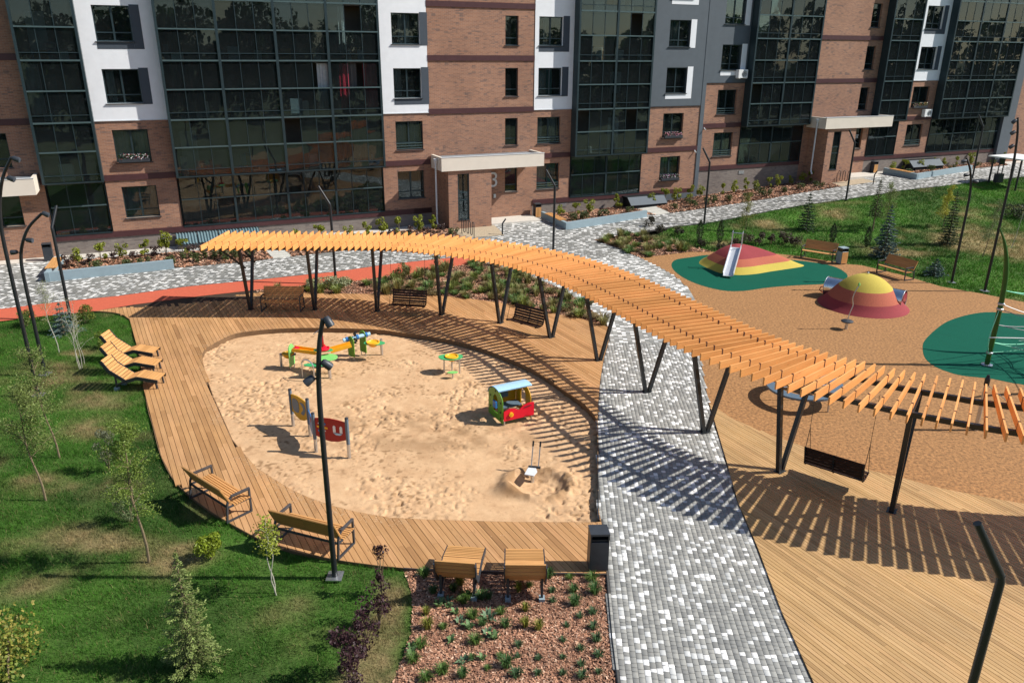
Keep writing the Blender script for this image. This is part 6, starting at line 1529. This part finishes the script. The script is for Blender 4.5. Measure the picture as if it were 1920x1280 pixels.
# dark-leaved shrubs by the front bed
for px, py, top, R, n, lb in ((716, 1112, 1015, .22, 420, 'tall dark purple shrub in front of the deck at the grass corner'), (712, 1172, 1095, .32, 520, 'dark purple shrub before the dry grass strip, next to the tall one'), (688, 1200, 1120, .4, 800, 'bushy dark purple shrub in the middle of the purple row'), (665, 1268, 1180, .45, 900, 'wide dark purple shrub beside the dry grass and mulch corner'), (650, 1330, 1215, .4, 700, 'dark purple shrub at the end of the purple row')):
    uniq_shrub(px, py, top, R * .85, int(n * .55), .055, DKP, lb, grp='purple shrubs by the front bed', aspect=1.4)
# spruces
spruce(gp(365, 1248), H_of(365, 1248, 1035), .58, (0.175, 0.225, 0.065), 'pale green young spruce on the open lawn in the front', n_mul=3.2, ns=.55, droop=.05)
b = gp(120, 622); spruce(b, 1.25, .68, (0.10, 0.155, 0.15), 'small blue spruce at the deck tip', n_mul=2.2, ns=.75)
SPR = (0.035, 0.075, 0.032); BLU = (0.10, 0.15, 0.135)
def spr(px, py, top, R, col, lb, **k): b = gp(px, py); return spruce(b, H_of(px, py, top), R, col, lb, 'spruces on the slope', **k)
spr(1511, 430, 362, .72, SPR, 'dark green spruce on the slope near the middle lamp post'); spr(1656, 483, 385, .85, BLU, 'tall blue spruce behind the bench and junipers', n_mul=1.3)
spr(1776, 458, 358, .62, (0.05, 0.08, 0.03), 'dark spruce with a bare soil ring on the slope'); spr(1752, 516, 485, .7, (0.075, 0.125, 0.115), 'low broad blue spruce near the lamp masts', whorl=8)
spr(1636, 432, 335, .55, (0.06, 0.09, 0.03), 'slender open pine behind the tall blue spruce', lo=.3, n_mul=.45)
JUN = (0.05, 0.075, 0.035)
for px, py, top, lb in ((1311, 452, 412, 'columnar juniper behind the slide mound, nearer the lamp post'), (1349, 455, 412, 'columnar juniper behind the slide rails with a rusty foot'), (1560, 453, 418, 'columnar juniper behind the bench with the bin'), (1625, 462, 424, 'columnar juniper touching the tall blue spruce')):
    column_juniper(gp(px, py), H_of(px, py, top), .22, JUN, lb, 'columnar junipers')
sap(1397, 432, 365, .15, .45, (0.17, 0.17, 0.04), 420, .09, 'thin yellowish sapling at the lawn edge by the paved walk', trad=.02)
sap(1660, 425, 350, .2, .8, (0.13, 0.16, 0.05), 700, .09, 'airy green sapling behind the tall blue spruce', trad=.025); sap(1768, 425, 352, .2, .55, (0.26, 0.25, 0.03), 700, .09, 'yellow-green sapling beside the dark spruce', trad=.025)
sap(1842, 482, 380, .3, .6, (0.12, 0.15, 0.06), 420, .08, 'weeping young willow between the two lamp masts', lean=(.5, .3), trad=.025, weep=.6); sap(1896, 465, 370, .75, .3, (0.12, 0.1, 0.05), 60, .07, 'bare pale stake-like sapling on the dry lawn patch', bark='bark_pale', lean=(.5, .2), trad=.02)
uniq_shrub(1905, 408, 385, 1.0, 500, .1, (0.03, 0.04, 0.02), 'dark shrub in the shelter shadow')
for i, (px, py, top) in enumerate(((1403, 456, 438), (1424, 458, 437), (1446, 458, 432), (1471, 456, 435), (1490, 462, 436), (1380, 458, 446))):
    uniq_shrub(px, py, top, .38, 240, .09, (0.075, 0.055, 0.04), 'small purple-brown shrub in the row on the lawn behind the slide mound', grp='purple shrub row behind the mound')
for px, py, top in ((1218, 425, 408), (1237, 438, 420), (1272, 442, 425), (1313, 462, 448), (1352, 466, 455)):
    uniq_shrub(px, py, top, .38, 220, .09, (0.06, 0.055, 0.035), 'small dark shrub on the pointed lawn corner beside the paved walk', grp='dark shrubs on the lawn corner')
# yellow-green shrubs in the beds along the building
YGM = [shrub_mesh(1.15, .36, 260, .11, YG, 5, 1.5, .6) for _ in range(4)]; DKM = [shrub_mesh(.6, .3, 130, .09, (0.07, 0.04, 0.035), 4) for _ in range(3)]; GRM = [shrub_mesh(.42, .38, 190, .085, (0.075, 0.10, 0.03), 3) for _ in range(3)]
def row(pts, ms, label, grp, s=1.0):
    for i, (px, py) in enumerate(pts): shrub(gp(px, py, .02), ms[i % len(ms)], label, 'shrub', grp, s * random.uniform(.8, 1.15))
row([(147, 500), (190, 492), (230, 486), (272, 482), (312, 478), (345, 478)], YGM, 'yellow-green young shrub in the mulch behind the long planter wall', 'shrubs behind the long planter wall')
row([(555, 458), (600, 455), (655, 450), (690, 447), (718, 444), (750, 440), (785, 436), (812, 434)], YGM, 'yellow-green young shrub in the bed by the entrance numbered 3', 'shrubs by the entrance numbered 3', .95)
row([(1050, 408), (1080, 404), (1105, 400), (1157, 393)], YGM, 'yellow-green young shrub inside the planter beside the entrance numbered 3', 'shrubs inside the seat planter', .85)
row([(1222, 386), (1245, 382), (1268, 379), (1292, 377), (1312, 373), (1357, 367), (1377, 363), (1398, 360), (1417, 357), (1440, 353), (1458, 351), (1482, 347), (1503, 344), (1520, 342)], YGM, 'yellow-green young shrub in the long bed between the two entrances', 'shrubs in the long bed', .85)
row([(1673, 322), (1694, 320), (1725, 319), (1748, 316), (1768, 314), (1790, 312), (1820, 310), (1880, 306)], YGM, 'yellow-green young shrub in the planter by the unnumbered entrance', 'shrubs in the last planter', .8)
row([(132, 503), (170, 497), (212, 492), (250, 490), (292, 486), (360, 482), (385, 480), (420, 482)], DKM, 'small dark red shrub in the mulch behind the long planter wall', 'dark shrubs behind the long planter wall')
row([(735, 448), (768, 444), (800, 440), (825, 437)], DKM, 'small dark red shrub in the bed by the entrance numbered 3', 'dark shrubs by the entrance numbered 3')
row([(180, 508), (240, 503), (270, 499), (320, 496), (370, 492), (395, 486), (440, 484), (470, 482), (350, 486), (420, 488)], GRM, 'low green plant in the mulch behind the long planter wall', 'low plants behind the long planter wall')
row([(570, 470), (610, 466), (650, 461), (700, 456), (760, 450), (850, 440)], GRM, 'low green plant in the bed by the entrance numbered 3', 'low plants by the entrance numbered 3')
row([(1095, 412), (1130, 406), (1180, 399), (1075, 414)], GRM, 'low plant inside the planter beside the entrance numbered 3', 'low plants inside the seat planter')
row([(1265, 392), (1300, 388), (1330, 383), (1365, 378), (1400, 373), (1435, 368), (1470, 361), (1500, 356), (1535, 351), (1340, 376), (1420, 364), (1290, 382)], GRM, 'low green plant in the long bed between the two entrances', 'low plants in the long bed')
row([(1705, 326), (1745, 322), (1785, 318), (1830, 313), (1860, 309)], GRM, 'low plant in the planter by the unnumbered entrance', 'low plants in the last planter', .9)
# middle bed
TF = [tuft_mesh(.42, .38, 120, (0.19, 0.23, 0.055), .022), tuft_mesh(.5, .34, 110, (0.25, 0.24, 0.09), .022), tuft_mesh(.3, .4, 120, (0.11, 0.19, 0.05), .024), tuft_mesh(.22, .45, 130, (0.22, 0.17, 0.08), .022)]
def tufts(poly, n, ms, label, grp, s=1.0, name='grass_tuft', avoid=None):
    p = np.asarray(poly); lo, hi = p.min(0), p.max(0); k = 0; tries = 0
    while k < n and tries < 8000:
        tries += 1; x, y = RNG.uniform(lo[0], hi[0]), RNG.uniform(lo[1], hi[1])
        if not inside(np.array([x]), np.array([y]), poly)[0]: continue
        if not in_frame(np.array([[x, y, 0]]), 0)[0]: continue
        o = obj(name, ms[k % len(ms)]); o.location = (x, y, float(T(x, y)) + .0 if poly is not bed_front else -.04); o.rotation_euler = (0, 0, RNG.uniform(0, 6.28)); q = s * RNG.uniform(.6, 1.25); o.scale = (q, q, q * RNG.uniform(.8, 1.2)); tag(o, label, 'plant', grp); k += 1
tufts(bed_mid, 210, TF, 'grassy tuft in the wide mulch bed behind the hanging swings', 'tufts behind the swings')
for px, py in ((625, 540), (640, 538), (592, 543)): uniq_shrub(px, py, py - 18, .45, 380, .08, (0.35, 0.38, 0.22), 'white flowering plant at the foot of the lamp post behind the swings', 'plant', 'white flowering plants')
for px, py, top in ((745, 522, 505), (760, 520, 490), (820, 510, 480), (1005, 545, 520), (1110, 570, 560)): uniq_shrub(px, py, top, .3, 120, .08, (0.15, 0.15, 0.05), 'tall loose plant at the edge of the wide mulch bed', 'plant', 'tall plants in the wide bed')
tufts(bed_tri, 60, TF, 'grassy tuft in the pointed mulch bed by the slide mound lawn', 'tufts in the pointed bed')
# front bed: grass tufts and rosettes set out roughly in rows
TFR = [tuft_mesh(.2, .19, 130, (0.105, 0.185, 0.04), .011), tuft_mesh(.25, .18, 130, (0.075, 0.155, 0.045), .011), tuft_mesh(.16, .16, 90, (0.07, 0.135, 0.055), .012), tuft_mesh(.3, .17, 120, (0.22, 0.24, 0.04), .012)]
RS = [tuft_mesh(.10, .16, 14, (0.15, 0.24, 0.13), .045, 1.0), tuft_mesh(.14, .14, 11, (0.17, 0.28, 0.11), .05, 1.0)]
FT = [(832, 1082, 0), (863, 1096, 3), (796, 1080, 0), (1000, 1079, 1), (1029, 1082, 1), (1069, 1085, 0), (1110, 1088, 0), (1115, 1112, 1), (1075, 1110, 1), (1078, 1134, 1), (1035, 1110, 2), (1036, 1128, 2), (972, 1108, 3), (992, 1100, 0), (902, 1122, 1), (915, 1122, 1), (868, 1130, 0), (877, 1122, 0), (812, 1112, 1), (850, 1108, 1), (985, 1145, 3), (985, 1175, 3), (1010, 1180, 3), (1112, 1150, 2), (1088, 1158, 2), (1113, 1178, 2), (1062, 1174, 2), (1055, 1202, 2), (1118, 1200, 2), (1088, 1218, 2), (1010, 1236, 2), (1055, 1234, 2), (1123, 1230, 2), (1090, 1247, 2), (1122, 1262, 2), (1055, 1264, 2), (1008, 1265, 2), (967, 1268, 2), (1092, 1270, 2), (972, 1212, 2), (972, 1232, 2), (940, 1150, 0), (885, 1158, 0), (948, 1175, 1), (905, 1172, 1), (800, 1152, 3), (802, 1178, 3), (832, 1178, 0), (892, 1206, 0), (776, 1240, 0), (790, 1212, 0), (938, 1232, 0), (915, 1255, 0), (830, 1262, 0), (800, 1275, 0), (868, 1268, 1), (950, 1250, 1), (885, 1236, 1)]
for px, py, k in FT:
    b = P(px, py, z=-.04); o = obj('grass_tuft', TFR[k]); o.location = tuple(b); o.rotation_euler = (0, 0, RNG.uniform(0, 6.28)); q = RNG.uniform(.55, 1.15); o.scale = (q, q, q); tag(o, 'small green grass tuft in the mulch before the reclining seats and bin', 'plant', 'grass tufts in the front bed')
for px, py in ((823, 1135), (840, 1138), (855, 1150), (862, 1168), (913, 1190), (844, 1203), (868, 1240), (770, 1228), (773, 1215), (928, 1195), (880, 1178), (915, 1160), (838, 1128), (905, 1236)):
    b = P(px, py, z=-.04); o = obj('leafy_rosette', RS[int(RNG.integers(0, 2))]); o.location = tuple(b); q = RNG.uniform(.9, 1.4); o.scale = (q, q, q); o.rotation_euler = (0, 0, RNG.uniform(0, 6.28)); tag(o, 'pale green broad-leaved rosette in the mulch before the reclining seats', 'plant', 'rosettes in the front bed')
# belt of trees across the yard, mirrored in the balcony glass
def tree_belt():
    c, s, col = [], [], []
    for i in range(60):
        az = RAD(188 - 118 * (i + random.uniform(-.3, .3)) / 59); rr = random.uniform(72, 88); x = 5 + rr * math.sin(az); y = 35 + rr * math.cos(az); h = random.uniform(13, 19); r = random.uniform(3.0, 4.4); n = 2600
        k = np.array([[x + random.uniform(-r, r) * .6, y + random.uniform(-r, r) * .6, h * random.uniform(.1, .9)] for _ in range(14)]); c.append(clumps(n, k, np.full(14, r * .62))); s.append(RNG.uniform(.35, .8, n))
        col.append(np.tile(np.array([0.045, 0.085, 0.022]) * random.uniform(.6, 1.4), (n, 1)))
    o = leaf_mesh('tree_belt', np.vstack(c), np.concatenate(s), np.vstack(col)); tag(o, 'dense belt of green trees mirrored in the balcony glass', 'trees', kind='stuff')
tree_belt()

# sand grains carried onto the boards round the sandpit, fallen leaves on the path
def spill():
    sp = np.asarray(sand_poly); seg = np.roll(sp, -1, 0) - sp; L_ = np.hypot(*seg.T); i = RNG.choice(len(sp), 5200, p=L_ / L_.sum()); f = RNG.uniform(0, 1, (5200, 1))
    c = sp[i] + seg[i] * f; nr = np.c_[seg[i][:, 1], -seg[i][:, 0]] / np.maximum(L_[i][:, None], 1e-6); cen = sp.mean(0); s = np.sign(((c - cen) * nr).sum(1))[:, None]
    c = c + nr * s * np.abs(RNG.normal(0, .22, (5200, 1))); k = (fbm(c[:, 0], c[:, 1], 1.1, 300, 3) > .47) & inside(c[:, 0], c[:, 1], deck_poly) & ~inside(c[:, 0], c[:, 1], sand_poly); c = c[k]
    n = len(c); r = RNG.uniform(.006, .022, n); a = RNG.uniform(0, 6.28, n); V = []
    for q in range(4): V.append(np.c_[c[:, 0] + r * np.cos(a + q * 1.57), c[:, 1] + r * np.sin(a + q * 1.57), np.full(n, DECK_Z + .004)])
    V = np.stack(V, 1).reshape(-1, 3); o = obj('spilled_sand', mesh_np('spilled_sand', V, np.arange(4 * n).reshape(-1, 4), M['sand'])); tag(o, 'sand grains spilled over the boards around the sandpit', 'sand', kind='stuff')
spill()
